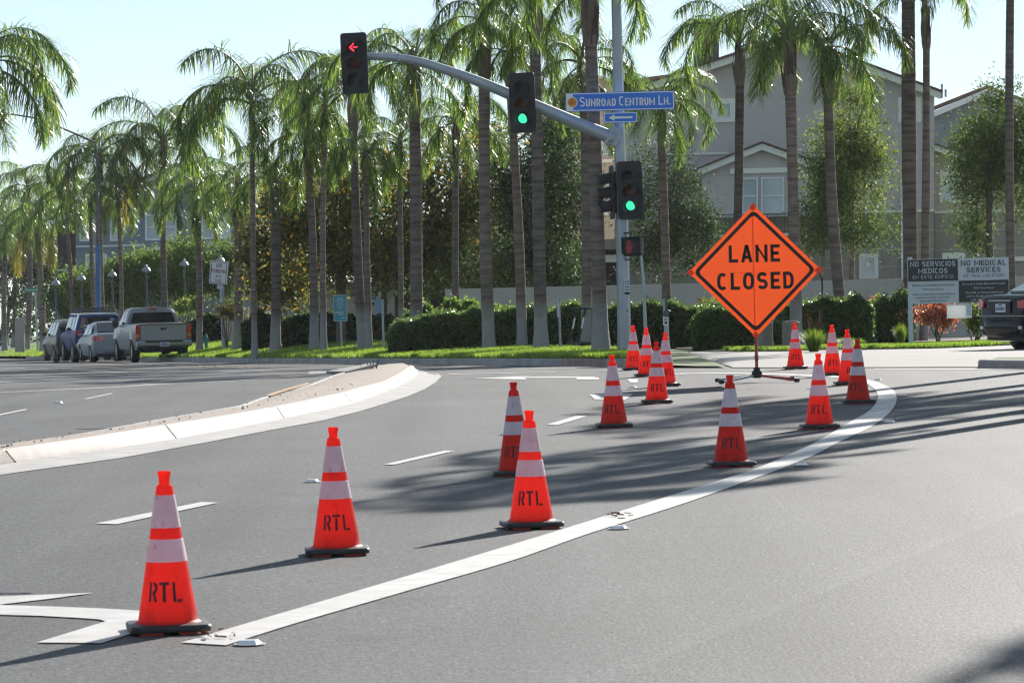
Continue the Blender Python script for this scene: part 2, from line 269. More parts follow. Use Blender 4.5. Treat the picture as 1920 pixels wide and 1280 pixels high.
# ------------------------------------------------------------------ mesh builder
class MB:
    def __init__(s): s.v, s.f, s.mi = [], [], []
    def add(s, vs, fs, mi=0):
        o = len(s.v); s.v += [tuple(p) for p in vs]; s.f += [tuple(i + o for i in f) for f in fs]; s.mi += [mi] * len(fs); return s
    def box(s, c, size, rot=None, mi=0, bev=0.):
        hx, hy, hz = (a / 2 for a in size); c = Vector(c)
        if bev:
            b = min(bev, hx, hy, hz) ; pts = []
            for (sx, sy) in ((-1, -1), (1, -1), (1, 1), (-1, 1)): pts.append((sx * hx, sy * hy))
            def ring(z, ins): return [Vector((math.copysign(abs(x) - ins, x), math.copysign(abs(y) - ins, y), z)) for x, y in pts]
            rs = [ring(-hz, b), ring(-hz + b, 0), ring(hz - b, 0), ring(hz, b)]
            vs = [p for r in rs for p in r]; fs = [(3, 2, 1, 0), (12, 13, 14, 15)]
            for k in range(3):
                for i in range(4): fs.append((k * 4 + i, k * 4 + (i + 1) % 4, k * 4 + 4 + (i + 1) % 4, k * 4 + 4 + i))
        else:
            vs = [Vector((x, y, z)) for z in (-hz, hz) for x, y in ((-hx, -hy), (hx, -hy), (hx, hy), (-hx, hy))]
            fs = [(3, 2, 1, 0), (4, 5, 6, 7), (0, 1, 5, 4), (1, 2, 6, 5), (2, 3, 7, 6), (3, 0, 4, 7)]
        if rot is not None: vs = [rot @ p for p in vs]
        return s.add([p + c for p in vs], fs, mi)
    def tube(s, path, rad, n=8, mi=0, caps=True):
        path = [Vector(p) for p in path]; rad = rad if hasattr(rad, '__len__') else [rad] * len(path)
        vs, fs = [], []; ref = None
        for i, p in enumerate(path):
            t = (path[min(i + 1, len(path) - 1)] - path[max(i - 1, 0)]).normalized()
            if ref is None: ref = Vector((1, 0, 0)) if abs(t.x) < .9 else Vector((0, 1, 0))
            a = (ref - t * ref.dot(t)).normalized(); b = t.cross(a); ref = a
            vs += [p + (a * math.cos(2 * math.pi * k / n) + b * math.sin(2 * math.pi * k / n)) * rad[i] for k in range(n)]
        for i in range(len(path) - 1):
            for k in range(n): fs.append((i * n + k, i * n + (k + 1) % n, (i + 1) * n + (k + 1) % n, (i + 1) * n + k))
        if caps: fs += [tuple(range(n))[::-1], tuple(range((len(path) - 1) * n, len(path) * n))]
        return s.add(vs, fs, mi)
    def lathe(s, prof, n=24, c=(0, 0, 0), mat=None, mi=0):
        c = Vector(c); vs, fs = [], []
        for r, z in prof:
            for k in range(n):
                p = Vector((r * math.cos(2 * math.pi * k / n), r * math.sin(2 * math.pi * k / n), z)); vs.append((mat @ p if mat is not None else p) + c)
        for i in range(len(prof) - 1):
            for k in range(n): fs.append((i * n + k, i * n + (k + 1) % n, (i + 1) * n + (k + 1) % n, (i + 1) * n + k))
        return s.add(vs, fs, mi)
    def poly_prism(s, front, off, mi=0):
        off = Vector(off); f = [Vector(p) for p in front]; n = len(f)
        vs = f + [p + off for p in f]; fs = [tuple(range(n)), tuple(range(n, 2 * n))[::-1]] + [((i + 1) % n, i, n + i, n + (i + 1) % n) for i in range(n)]
        return s.add(vs, fs, mi)
    def build(s, name, mats, parent=None, loc=None, smooth=None, kind=None):
        me = bpy.data.meshes.new(name); me.from_pydata([tuple(p) for p in s.v], [], s.f)
        for m in (mats if isinstance(mats, (list, tuple)) else [mats]): me.materials.append(m)
        if any(s.mi): me.polygons.foreach_set('material_index', s.mi)
        finish(me, smooth)
        return link(name, me, parent, loc, kind)
def finish(me, smooth=None):
    import bmesh
    bm = bmesh.new(); bm.from_mesh(me); bmesh.ops.recalc_face_normals(bm, faces=bm.faces); bm.to_mesh(me); bm.free()
    if smooth: me.shade_smooth(); me.set_sharp_from_angle(angle=R(smooth))
def link(name, me, parent=None, loc=None, kind=None):
    o = bpy.data.objects.new(name, me); C.objects.link(o)
    if parent is not None: o.parent = parent
    if loc is not None: o.location = loc
    if kind: o['kind'] = kind
    return o
def np_mesh(name, verts, faces, mat, parent=None, loc=None, kind=None):
    me = bpy.data.meshes.new(name); verts = np.ascontiguousarray(verts, np.float32); faces = np.ascontiguousarray(faces, np.int32)
    k = faces.shape[1]; me.vertices.add(len(verts)); me.vertices.foreach_set('co', verts.ravel())
    me.loops.add(faces.size); me.loops.foreach_set('vertex_index', faces.ravel())
    me.polygons.add(len(faces)); me.polygons.foreach_set('loop_start', np.arange(0, faces.size, k, dtype=np.int32))
    me.update(calc_edges=True); me.materials.append(mat)
    return link(name, me, parent, loc, kind)
def thing(name, label, cat, loc, rz_=0, group=None):
    o = bpy.data.objects.new(name, None); C.objects.link(o); o.location = loc; o.rotation_euler = (0, 0, rz_); o.empty_display_size = .2
    o['label'] = label; o['category'] = cat
    if group: o['group'] = group
    return o
def tag(o, label, cat, group=None):
    o['label'] = label; o['category'] = cat
    if group: o['group'] = group
    return o

# ------------------------------------------------------------------ stroke lettering
def ribbon(mb, pts, t, place, closed=False, mi=0):
    P = [Vector((p[0], p[1])) for p in pts]; n = len(P); L_, R_ = [], []
    for i in range(n):
        a = P[(i - 1) % n] if (closed or i) else None; b = P[(i + 1) % n] if (closed or i < n - 1) else None
        d1 = (P[i] - a).normalized() if a is not None else None; d2 = (b - P[i]).normalized() if b is not None else None
        d1 = d1 or d2; d2 = d2 or d1; n1 = Vector((-d1.y, d1.x)); n2 = Vector((-d2.y, d2.x)); m = n1 + n2
        m = m / max(m.dot(n1), .35) if m.length > 1e-6 else n1
        L_.append(P[i] + m * t / 2); R_.append(P[i] - m * t / 2)
    vs = [place(p.x, p.y) for p in L_] + [place(p.x, p.y) for p in R_]
    fs = [(i, (i + 1) % n, n + (i + 1) % n, n + i) for i in range(n if closed else n - 1)]
    mb.add(vs, fs, mi)
def sup(cx, cy, rx, ry, a0, a1, n=14, e=2.5):
    o = []
    for i in range(n + 1):
        a = R(a0 + (a1 - a0) * i / n); c, s_ = math.cos(a), math.sin(a)
        o.append((cx + rx * math.copysign(abs(c) ** (2 / e), c), cy + ry * math.copysign(abs(s_) ** (2 / e), s_)))
    return o
WID = {'I': .0, 'M': 1.42, 'A': 1.12, '.': .0, ' ': .45, 'N': 1.16, 'O': 1.05, 'E': .9, 'F': .88, 'L': .88, 'V': 1.08, 'Y': 1.08, 'T': .95}
def glyph(ch, t, w):
    h = t / 2; l, r, b, tp, m = h, w - h, h, 1 - h, .5
    q = (.5 - h) / 2; cx = w / 2
    g = {'L': [[(l, 1), (l, b), (w, b)]], 'T': [[(0, tp), (w, tp)], [(cx, tp), (cx, 0)]], 'I': [[(h, 0), (h, 1)]], 'H': [[(l, 0), (l, 1)], [(r, 0), (r, 1)], [(l, m), (r, m)]],
         'E': [[(w, tp), (l, tp), (l, b), (w, b)], [(l, m), (w * .88, m)]], 'F': [[(w, tp), (l, tp), (l, 0)], [(l, m), (w * .85, m)]],
         'A': [[(h * 1.05, 0), (cx, 1)], [(cx, 1), (w - h * 1.05, 0)], [(w * .22, .3), (w * .78, .3)]], 'V': [[(h, 1), (cx, 0)], [(cx, 0), (w - h, 1)]],
         'N': [[(l, 0), (l, 1)], [(r, 0), (r, 1)], [(l, 1 - h), (r, h)]], 'M': [[(l, 0), (l, 1)], [(r, 0), (r, 1)], [(l, 1 - h), (cx, .25)], [(cx, .25), (r, 1 - h)]],
         'K': [[(l, 0), (l, 1)], [(l, .38), (r, 1)], [(w * .42, .58), (r, 0)]], 'Y': [[(h, 1), (cx, .45)], [(r, 1), (cx, .45)], [(cx, .5), (cx, 0)]],
         'U': [[(l, 1), (l, .35)] + sup(cx, .35, cx - h, .35 - h, 180, 360, 10)[1:-1] + [(r, .35), (r, 1)]],
         'O': [sup(cx, .5, cx - h, .5 - h, 0, 360, 22)], 'C': [sup(cx, .5, cx - h, .5 - h, 48, 312, 18)],
         'G': [sup(cx, .5, cx - h, .5 - h, 48, 300, 18) + [(r, .42), (cx, .42)]],
         'D': [[(l, b), (l, tp), (cx * .8, tp)] + sup(cx * .8, .5, r - cx * .8, .5 - h, 90, -90, 12)[1:-1] + [(cx * .8, b), (l, b)]],
         'P': [[(l, 0), (l, tp), (cx, tp)] + sup(cx, 1 - h - q, r - cx, q, 90, -90, 9)[1:-1] + [(cx, tp - 2 * q), (l, tp - 2 * q)]],
         'R': [[(l, 0), (l, tp), (cx, tp)] + sup(cx, 1 - h - q, r - cx, q, 90, -90, 9)[1:-1] + [(cx, tp - 2 * q), (l, tp - 2 * q)], [(cx * .95, tp - 2 * q), (r, 0)]],
         'S': [sup(cx, .5 + q, cx - h, q, 25, 270, 12, 2.2)[:-1] + sup(cx, .5 - q, cx - h, q, 90, -155, 12, 2.2)], '.': [[(h, 0), (h, t)]], ' ': []}
    return g[ch]
def text_strokes(txt, wid, t, gap=.16, serif=False):
    x, out = 0., []
    for ch in txt:
        small = ch.islower(); s_ = .8 if small else 1.; c = ch.upper(); ww = wid * WID.get(c, 1.) if c not in 'I.' else t
        for st in glyph(c, t / s_, ww):
            out.append(([(x + a * s_, b_ * s_) for a, b_ in st], t * (.6 if c in 'NM' and len(st) == 2 and abs(st[0][0] - st[1][0]) > .05 else 1)))
            if serif:
                for e in (st[0], st[-1]):
                    if (e[1] < .02 or e[1] > .98) and len(st) < 9: out.append(([(x + (e[0] - t * .85), .04 if e[1] < .5 else .96), (x + (e[0] + t * .85), .04 if e[1] < .5 else .96)], .09))
        x += (ww + gap) * s_
    return out, x - gap
def letters(mb, txt, place, height, wid=.6, t=.16, gap=.16, cx=0., y0=0., serif=False, fit=None, mi=0):
    st, width = text_strokes(txt, wid, t, gap, serif); sx = height
    if fit: sx = fit / width
    for pts, tt in st:
        closed = len(pts) > 15 and (Vector(pts[0]) - Vector(pts[-1])).length < 1e-4
        if closed: pts = pts[:-1]
        ribbon(mb, pts, tt, lambda a, b: place(cx + (a - width / 2) * sx, y0 + b * height), closed, mi)
def font_text(mb, txt, place, size, cx, y0, fit=None, mi=0):
    cu = bpy.data.curves.new('tmp', 'FONT'); cu.body = txt; cu.size = 1; cu.resolution_u = 1; cu.offset = .012
    o = bpy.data.objects.new('tmp', cu); me = bpy.data.meshes.new_from_object(o)
    co = [v.co.copy() for v in me.vertices]; fs = [tuple(p.vertices) for p in me.polygons]
    x0, x1 = min(c.x for c in co), max(c.x for c in co); sx = (fit / (x1 - x0)) if fit else size
    mb.add([place(cx + (c.x - (x0 + x1) / 2) * sx, y0 + c.y * size) for c in co], fs, mi)
    bpy.data.objects.remove(o); bpy.data.curves.remove(cu); bpy.data.meshes.remove(me)


# ================================================================== THE SETTING
def strip_mesh(name, rows, mat, parent=None, kind=None, smooth=None):
    """rows: list of equal-length lists of points"""
    mb = MB(); n = len(rows[0]); mb.add([p for r in rows for p in r], [(i * n + k, i * n + k + 1, (i + 1) * n + k + 1, (i + 1) * n + k) for i in range(len(rows) - 1) for k in range(n - 1)])
    return mb.build(name, mat, parent, None, smooth, kind)
# road: one sheet, fine in depth where it bends downhill, running on far past everything
ys = np.concatenate([np.arange(-30, 40, 5), np.arange(40, 75, .5), np.arange(75, 200, 5), np.arange(200, 960, 100)])
xs = np.concatenate([np.arange(-300, -60, 40), np.arange(-60, 61, 4), np.arange(100, 301, 40)])
road = strip_mesh('road', [[Vector((x, y, float(rz(y)))) for x in xs] for y in ys], M['asphalt'], kind='structure')
road['label'] = 'grey asphalt street with a gentle fall towards the palms'
def on_road(x, y, dz): return Vector((x, y, float(rz(y)) + dz))
def resample(pts, step):
    out = [pts[0]]
    for a, b in zip(pts[:-1], pts[1:]):
        n = max(1, int((b - a).length / step)); out += [a.lerp(b, i / n) for i in range(1, n + 1)]
    return out
def catmull(p, n=6):
    p = [Vector(q) for q in p]; e = [p[0] * 2 - p[1]] + p + [p[-1] * 2 - p[-2]]; out = []
    for i in range(1, len(e) - 2):
        for k in range(n):
            t = k / n; a, b, c, d = e[i - 1], e[i], e[i + 1], e[i + 2]
            out.append(.5 * ((2 * b) + (c - a) * t + (2 * a - 5 * b + 4 * c - d) * t * t + (3 * b - a - 3 * c + d) * t ** 3))
    out.append(p[-1]); return out
def paint(name, px_poly, mat, dz=.006):
    mb = MB(); pts = [G(*p) for p in px_poly]; mb.add([on_road(p.x, p.y, dz) for p in pts], [tuple(range(len(pts)))])
    return mb.build(name, mat, road)
# the thick curved white line that closes the lane off, both edges read as survey points
up = [(340, 1206), (520, 1153), (740, 1088), (960, 1022), (1100, 979), (1260, 929), (1414, 880), (1500, 843.5), (1543.8, 821.6), (1587.5, 795), (1622.5, 775.6), (1640, 760), (1646, 746), (1643, 734), (1634, 725), (1615, 715.5), (1570, 708.6), (1500, 705), (1430, 702.3), (1360, 701.2), (1275, 701.6)]
lo = [(424, 1211), (560, 1168), (760, 1110), (960, 1052), (1105, 1001), (1290, 942), (1463, 880), (1530, 852), (1576, 828), (1631, 802), (1662, 780), (1678, 760), (1681, 747), (1677, 734), (1661, 723.5), (1630, 713), (1580, 706), (1505, 702.6), (1430, 700.4), (1360, 699.5), (1275, 700.2)]
ua = catmull([G(*p).xy for p in up], 5); la = catmull([G(*p).xy for p in lo], 5)
rows = [[on_road(a.x + (b.x - a.x) * k / 3, a.y + (b.y - a.y) * k / 3, .006) for k in range(4)] for a, b in zip(ua, la)]
strip_mesh('curved_lane_line', rows, M['paint'], road)
for q in ([(179, 982.5), (220, 983.5), (410, 943), (377, 942)], [(719, 871.6), (739, 871.8), (853, 845.8), (833, 845.6)], [(1024, 797), (1046, 797.2), (1101, 780.6), (1081, 780)],
          [(1105, 740), (1187, 739), (1172, 750), (1115, 749)], [(1176, 710.5), (1196, 711), (1195, 717.5), (1181, 717)], [(157, 748.4), (163, 748.8), (213, 738.2), (207, 737.6)], [(-16, 780), (-8, 781), (53, 768.2), (46, 767.4)]):
    paint('lane_dash', q, M['paint'])
a1 = paint('turn_arrow', [(-60, 1133.5), (0, 1135.5), (116, 1139), (190, 1142), (260, 1146), (300, 1152), (290, 1175), (190, 1207), (69, 1206), (199, 1166), (185, 1162.5), (152, 1160), (80, 1156), (0, 1153.7), (-60, 1153)], M['paint'])
a2 = paint('turn_arrow', [(-90, 1123), (0, 1119.5), (60, 1117), (176, 1112.5), (100, 1123), (40, 1130), (0, 1134.5), (-90, 1150)], M['paint'])
a3 = paint('turn_arrow', [(887, 710), (1002, 704.4), (972, 707.2), (1010, 706.6), (1060, 706.4), (1112, 707), (1123, 708.6), (1123, 711.8), (1081, 712), (1081, 708.9), (985, 709), (987, 711.8)], M['paint'])
for q in ([(842, 702.5), (1045, 698.5), (1045, 697.8), (842, 701.5)], [(1265, 702.3), (1322, 700.5), (1322, 699.6), (1265, 701)], [(117, 693.2), (240, 699.2), (240, 698.2), (117, 692.4)], [(0, 689.5), (48, 691.6), (48, 690.8), (0, 688.8)], [(1640, 692.6), (1920, 693.2), (1920, 692), (1640, 691.4)], [(820, 689), (1080, 691.8), (1080, 691.1), (820, 688.3)], [(240, 703), (340, 702.4), (340, 701.7), (240, 702.1)]):
    paint('crosswalk_line', q, M['paint_worn'])
paint('orange_line', [(160, 683.6), (520, 690), (520, 689.5), (160, 683)], M['orange_paint'])
def seal(px): return paint('crack_seal', px, M['sign_dark'], .004)
seal([(1090, 905), (1180, 862), (1318, 786), (1321, 786), (1183, 863), (1093, 906)]) if False else None
seal([(-10, 1110.5), (55, 1110), (62, 1112), (30, 1113.2), (-10, 1113)]); seal([(138, 804.2), (205, 802.4), (205, 803.6), (150, 805)])
# band of pavers across the far left roadway
pv = [G(*p).xy for p in ((-60, 742), (0, 736.5), (175, 729), (325, 720), (480, 712.5), (560, 706), (620, 697), (600, 693), (480, 694.5), (340, 700.5), (180, 708), (0, 715), (-60, 718))]
mb = MB(); mb.add([on_road(p.x, p.y, .003) for p in pv], [tuple(range(len(pv)))]); mb.build('paver_crossing', M['paver'], None, kind='structure')

# lawn, sidewalk, planting bed behind the kerb
S_px = [(1262, 660), (1300, 659), (1400, 659), (1477, 658.5), (1532, 656), (1640, 655), (1760, 653), (1872, 648), (1960, 643)]
_s = [GV(*p) for p in S_px]; SX = np.array([p.x for p in _s]); SY = np.array([p.y for p in _s])
def S(x): return np.where((np.asarray(x) < SX[0]), K(x), np.interp(x, SX, SY))
tt = np.concatenate([[0, .6, 1.2, 2, 3, 4, 6], np.arange(8, 40, 3), np.arange(40, 120, 10), [160, 220, 300, 420]])
def behind(name, xl, t0, mat, dz, tl=tt):
    rows = []
    for t in tl:
        r = []
        for x in xl:
            y = float(t0(x)) + t; r.append(Vector((x, y, float(V(x, y)) + dz)))
        rows.append(r)
    return strip_mesh(name, rows, mat, kind='structure')
xl = np.concatenate([np.arange(-120, -30, 6), np.arange(-30, 2.2, .6), [2.2, 2.45]])
behind('lawn', xl, lambda x: K(x) + .15, M['soil'], 0.)
xr = np.concatenate([[2.45, 2.6, 2.8], np.arange(3, 10, .25), [10.5, 14, 24, 60]])
rows = [[(lambda y: Vector((x, y, float(V(x, y)))))(float(K(x) + (S(x) - K(x)) * t)) for x in xr] for t in np.linspace(0, 1, 16)]
strip_mesh('sidewalk', rows, M['walk'], kind='structure')
rows = [[(lambda y: Vector((x, y, float(V(x, y)) + (.0 if t == 0 else 0))))(float(K(x) + (60 - K(x)) * t) if x > 7.39 else 0) for x in (7.39,)] for t in (0,)]
xq = np.concatenate([[2.45], np.arange(2.6, 9.6, .4), [12, 16, 24, 60]])
def S2(x): return float(S(x))
mbx = MB()
behind('planting_ground', xq, lambda x: S2(x), M['soil'], .02)
# the right-hand pavement of our own street, beyond the frame, where the shading palms stand
rows = [[Vector((x, y, float(rz(y)) + .14)) for x in (float(np.interp(y, (-40, 20, 40, 53.3), (9.4, 8.2, 7.6, 7.7))), 10.5, 13, 20, 60)] for y in (-40, -20, 0, 12, 24, 36, 48, 53.3)]
strip_mesh('right_pavement', rows, M['walk'], kind='structure')
# mulch bed right of the signal
bed = [GV(*p) for p in ((1268, 657), (1330, 657), (1420, 657), (1480, 656), (1480, 640), (1420, 634), (1260, 634), (1250, 645))]
mb = MB(); mb.add([Vector((p.x, p.y, float(V(p.x, p.y)) + .05)) for p in bed], [tuple(range(len(bed)))]); mb.build('mulch_bed', M['mulch'], kind='structure')
bed = [GV(*p) for p in ((1530, 650), (1700, 644), (1716, 645), (1850, 641), (1960, 636), (1960, 622), (1700, 622), (1530, 630))]
mb = MB(); mb.add([Vector((p.x, p.y, float(V(p.x, p.y)) + .055)) for p in bed], [tuple(range(len(bed)))]); mb.build('mulch_bed', M['mulch'], kind='structure')

# grey kerb, stone by stone along the far side
def kerb_run(parent, pts, h, wtop, mat, gap=.012, red=(), inset=.03):
    for i, (a, b) in enumerate(zip(pts[:-1], pts[1:])):
        d = (b - a).xy.normalized(); n = Vector((-d.y, d.x)); n = n if n.y > 0 else -n
        a2, b2 = a + Vector((*d, 0)) * gap / 2, b - Vector((*d, 0)) * gap / 2; mb = MB(); N = Vector((*n, 0)); U = Vector((0, 0, 1))
        prof = [(0, -.05), (inset * .6, h * .75), (inset, h * .93), (inset + .03, h), (wtop, h), (wtop, -.05)]
        vs = [q + N * o + U * z for q in (a2, b2) for o, z in prof]; k = len(prof)
        mb.add(vs, [(j, (j + 1) % k, k + (j + 1) % k, k + j) for j in range(k)] + [tuple(range(k))[::-1], tuple(range(k, 2 * k))])
        mb.build('kerb_stone', M['kerb_red'] if i in red else mat, parent)
kx = np.arange(2.4, -27, -.75); kp = [Vector((x, float(K(x)), float(rz(K(x))))) for x in kx]
kl = [kp[0]]; acc = 0
for a, b in zip(kp[:-1], kp[1:]):
    kl.append(b)
fk = thing('kerb', 'long low grey concrete kerb along the far lawn', 'kerb', (0, 0, 0)); fk['kind'] = 'structure'; del fk['category']
kerb_run(fk, kl, .155, .17, M['kerb_grey'], red=(1, 28, 29))
rk = thing('kerb', 'short grey kerb of the corner island by the black sedan', 'kerb', (0, 0, 0)); rk['kind'] = 'structure'; del rk['category']
isl = [G(1832, 690), G(1862, 691.3), G(1925, 692), G(2000, 692.5)]; kr = [Vector((p.x, p.y, float(rz(p.y)))) for p in isl]
kerb_run(rk, kr, .13, .2, M['kerb_grey'])
mb = MB(); a_, b_ = kr[0], kr[-1]; top_ = [a_ + Vector((.25, .19, .128)), kr[1] + Vector((0, .19, .128)), kr[2] + Vector((0, .19, .128)), b_ + Vector((0, .19, .128)), b_ + Vector((0, 2.2, .128)), kr[2] + Vector((-.1, 2.0, .128)), a_ + Vector((.5, 1.2, .128))]
mb.poly_prism(top_, (0, 0, -.2)); mb.build('island_soil', M['soil'], rk)
gp = [(float(x), float(K(x))) for x in kx]
rows = [[on_road(x - .0, y - .45, .004) for x, y in gp], [on_road(x, y - .005, .006) for x, y in gp]]
strip_mesh('gutter', rows, M['gutter'], kind='structure')

# the median: battered pale kerb stones, gutter slabs, gravel top, far edge
med = thing('median', 'gravel topped traffic median edged with a pale concrete kerb', 'median', (0, 0, 0)); med['kind'] = 'structure'; del med['category']
HT = .135
top_at = lambda px, py: hit(px, py, lambda x, y: rz(y) + HT)
kb = [(-130, 903), (0, 873), (29, 869), (180, 848), (331, 823.6), (440, 804), (533, 785.6), (600, 771), (660.6, 757.4), (700, 744), (734.6, 731.8), (765, 716), (784, 702), (783, 694)]
ktp = [(-140, 871), (-20, 847.5), (9, 842), (165, 820), (311, 796.8), (420, 779.5), (519.6, 763.2), (585, 749.5), (645, 736.3), (686, 725), (721, 715.3), (752, 700), (775, 685.6), (768, 684.2)]
gout = [(-130, 918), (0, 890.8), (40, 885), (224, 859.5), (380, 831), (500, 808), (604.7, 788.7), (672, 772), (716.7, 758.7), (764, 743.5), (797, 729.6), (818, 716), (828, 705.5), (822, 701)]
far = [(-130, 858), (0, 835), (70, 825), (157, 812.4), (277.7, 790), (400, 769), (448, 761), (492.7, 745), (540, 731), (582, 720.6), (627, 703), (660, 694), (699, 685.6), (740, 683.4)]
KB = [G(*p) for p in kb]; KT = [top_at(*p) for p in ktp]; GO = [G(*p) for p in gout]; FA = [top_at(*p) for p in far]
segs = [(0, 2), (2, 4), (4, 6), (6, 8), (8, 10), (10, 12), (12, 13)]
for a, b in segs:
    mb = MB(); n = b - a; sh = .025
    P = []
    for i in range(a, b + 1):
        s_ = Vector((0, 0, 0))
        if i == a and i: s_ = (KB[i + 1] - KB[i]).normalized() * sh
        if i == b and i < 13: s_ = (KB[i - 1] - KB[i]).normalized() * sh
        k0 = KB[i] + s_; k1 = KT[i] + s_; inw = ((FA[i] - KT[i]) * Vector((1, 1, 0))).normalized()
        P += [k0 + Vector((0, 0, -.03)), k0 + Vector((0, 0, .012)), k0.lerp(k1, .8), k1, k1 + inw * .13, k1 + inw * .13 - Vector((0, 0, .16))]
    fs = [(i * 6 + k, i * 6 + k + 1, (i + 1) * 6 + k + 1, (i + 1) * 6 + k) for i in range(n) for k in range(5)] + [(0, 1, 2, 3, 4, 5), tuple(range(n * 6, n * 6 + 6))]
    mb.add(P, fs); mb.build('kerb_stone', M['kerb'], med, smooth=30)
for a, b in ((0, 6), (6, 13)):
    rows = []
    for j, i in enumerate(range(a, b + 1)):
        s_ = (KB[i + 1] - KB[i]).normalized() * .02 if (i == a and i) else Vector((0, 0, 0))
        rows.append([on_road(*(GO[i] + s_).xy, .005), on_road(*(GO[i].lerp(KB[i], .99) + s_).xy, .012)])
    strip_mesh('gutter_slab', rows, M['gutter'], med)
rows = []
for i in range(14):
    inw = ((FA[i] - KT[i]) * Vector((1, 1, 0))).normalized(); a = KT[i] + inw * .11; b = FA[i]; L_ = (b - a).length
    rows.append([a.lerp(b, t) + Vector((0, 0, -.012 + .05 * math.sin(math.pi * t) * min(1, L_ / 2))) for t in np.linspace(0, 1, 6)])
strip_mesh('gravel_top', rows, M['gravel'], med, smooth=60)
mb = MB(); P = []
for i in range(14):
    out = -((KT[i] - FA[i]) * Vector((1, 1, 0))).normalized(); a = FA[i]
    P += [a + Vector((0, 0, -.01)) - out * .08, a + Vector((0, 0, .006)) - out * .07, a + Vector((0, 0, .006)), on_road(*(a + out * .05).xy, 0)]
mb.add(P, [(i * 4 + k, i * 4 + k + 1, i * 4 + 5 + k, i * 4 + 4 + k) for i in range(13) for k in range(3)]); mb.build('far_kerb', M['gutter'], med)
opx = [(500, 741), (545, 727), (577, 718.5), (582, 721.5), (540, 733), (508, 744)]
mb = MB(); mb.add([top_at(*p) + Vector((0, 0, .012)) for p in opx], [tuple(range(6))]); mb.build('painted_patch', M['orange_paint'], med)
pass
# loose stones on the gravel
mb = MB()
for _ in range(130):
    i = random.randrange(0, 12); t = random.random(); a = KT[i].lerp(KT[i + 1], t); b = FA[i].lerp(FA[i + 1], t); p = a.lerp(b, random.uniform(.12, .95)); s_ = random.uniform(.004, .011)
    rot = Matrix.Rotation(random.random() * 6, 3, 'Z') @ Matrix.Rotation(random.random(), 3, 'X'); mb.box(p + Vector((0, 0, .02)), (s_ * 2, s_ * 1.4, s_ * 1.2), rot)
st = mb.build('loose_stones', M['gravel'], None, kind='stuff'); st['label'] = 'small loose stones lying on the median gravel'
# the knocked-over board lying on the nose of the median
fb = W(660, 690, 57.0); ft = thing('fallen_board', 'grey sign board lying knocked over on the tip of the median', 'board', fb)
q = [W(612, 694.5, 56.2), W(650, 693.5, 55.8), W(706, 675.5, 56.6), W(699, 673.2, 58.2)]
q[0].z = float(rz(56)) + .15; q[1].z = q[0].z; q[2].z -= .05; q[3].z -= .05
mb = MB(); mb.poly_prism([p - fb for p in q], (0, 0, -.045)); mb.build('panel', M['walk'], ft)
mb = MB()
for k in range(5):
    p = W(678 + k * 6.5, 686, 56.6) - fb; p.z = float(rz(56)) + .13 - fb.z; mb.tube([p, p + Vector((random.uniform(-.05, .05), 0, .09 + .02 * k))], .012, 5)
mb.build('broken_bracket', M['steel_dark'], ft)

# raised pavement markers: a pad and a bevelled reflector
def marker_mesh():
    a = MB(); a.lathe([(.085, .006), (.08, .009), (.0001, .009)], 14); b = MB()
    b.add([(-.055, -.05, .008), (.055, -.05, .008), (.055, .05, .008), (-.055, .05, .008), (-.04, -.022, .028), (.04, -.022, .028), (.04, .022, .028), (-.04, .022, .028)],
          [(0, 1, 5, 4), (1, 2, 6, 5), (2, 3, 7, 6), (3, 0, 4, 7), (4, 5, 6, 7)]); return a, b
mk = [(467, 1209, 'white road marker on the asphalt beside the nearest cone'), (1160, 992, 'white road marker below the line close to the twigs on the line'), (1502, 873, 'white road marker right of the cone standing by the shaded line'), (1668, 792, 'white road marker outside the bend of the white line'),
      (1692, 742, 'road marker in the shade right of the line bend'), (1646, 713, 'tiny road marker at the far end of the line bend'), (1186, 727, 'road marker between two lane dashes near the far cones'), (948, 815.5, 'road marker in shade left of the half hidden cone'), (585, 904, 'road marker on open asphalt left of the second cone'), (1432, 825, 'road marker on the shaded line'), (110, 756, 'small bright road marker between the dashes of the far roadway')]
am, bm_ = marker_mesh(); pa = pb = None
for px, py, lb in mk[:9] + mk[10:]:
    p = G(px, py); t = thing('road_marker', lb, 'road marker', on_road(p.x, p.y, .001), R(-12), 'raised markers along the lanes'); t.scale = (.84, .84, .8)
    if pa is None: pa = am.build('pad', M['gutter'], t); pb = bm_.build('reflector', M['white'], t)
    else:
        for o in (pa, pb): c = o.copy(); C.objects.link(c); c.parent = t
for k, (px, py) in enumerate(((220, 684.2), (283, 684.6), (320, 684.9), (371, 686.6), (405, 686.6), (462, 689.4), (385, 718 - 30))):
    p = G(px, py); mb = MB(); mb.lathe([(.06, 0), (.055, .012), (.03, .022), (.0001, .024)], 10); o = mb.build('orange_road_button', M['orange_paint'], None, on_road(p.x, p.y, .002), 40)
    tag(o, ('orange road button below the silver sedan', 'orange road button below the middle of the pickup', 'orange road button below the right wheel of the pickup', 'orange road button below the palm right of the pickup', 'orange road button below the no parking sign', 'orange road button farthest right, below the ringed palm', 'orange road button nearest the camera, below the fire hydrant')[k], 'road button', 'orange buttons along the far centre line')
# litter of dry twigs
for (px, py, n, lb) in ((385, 1197, 13, 'dry brown twigs at the foot of the nearest cone'), (1162, 969.5, 14, 'dry brown twigs lying on the white line')):
    mb = MB(); p = G(px, py)
    for _ in range(n):
        a = on_road(p.x + random.gauss(0, .055), p.y + random.gauss(0, .12), .014 + random.random() * .012); an = random.uniform(0, 6.28); L_ = random.uniform(.02, .07)
        mb.tube([a, a + Vector((math.cos(an) * L_, math.sin(an) * L_, random.uniform(-.003, .012)))], random.uniform(.002, .005), 4)
    o = mb.build('twigs', M['twig'], None, kind='stuff'); o['label'] = lb
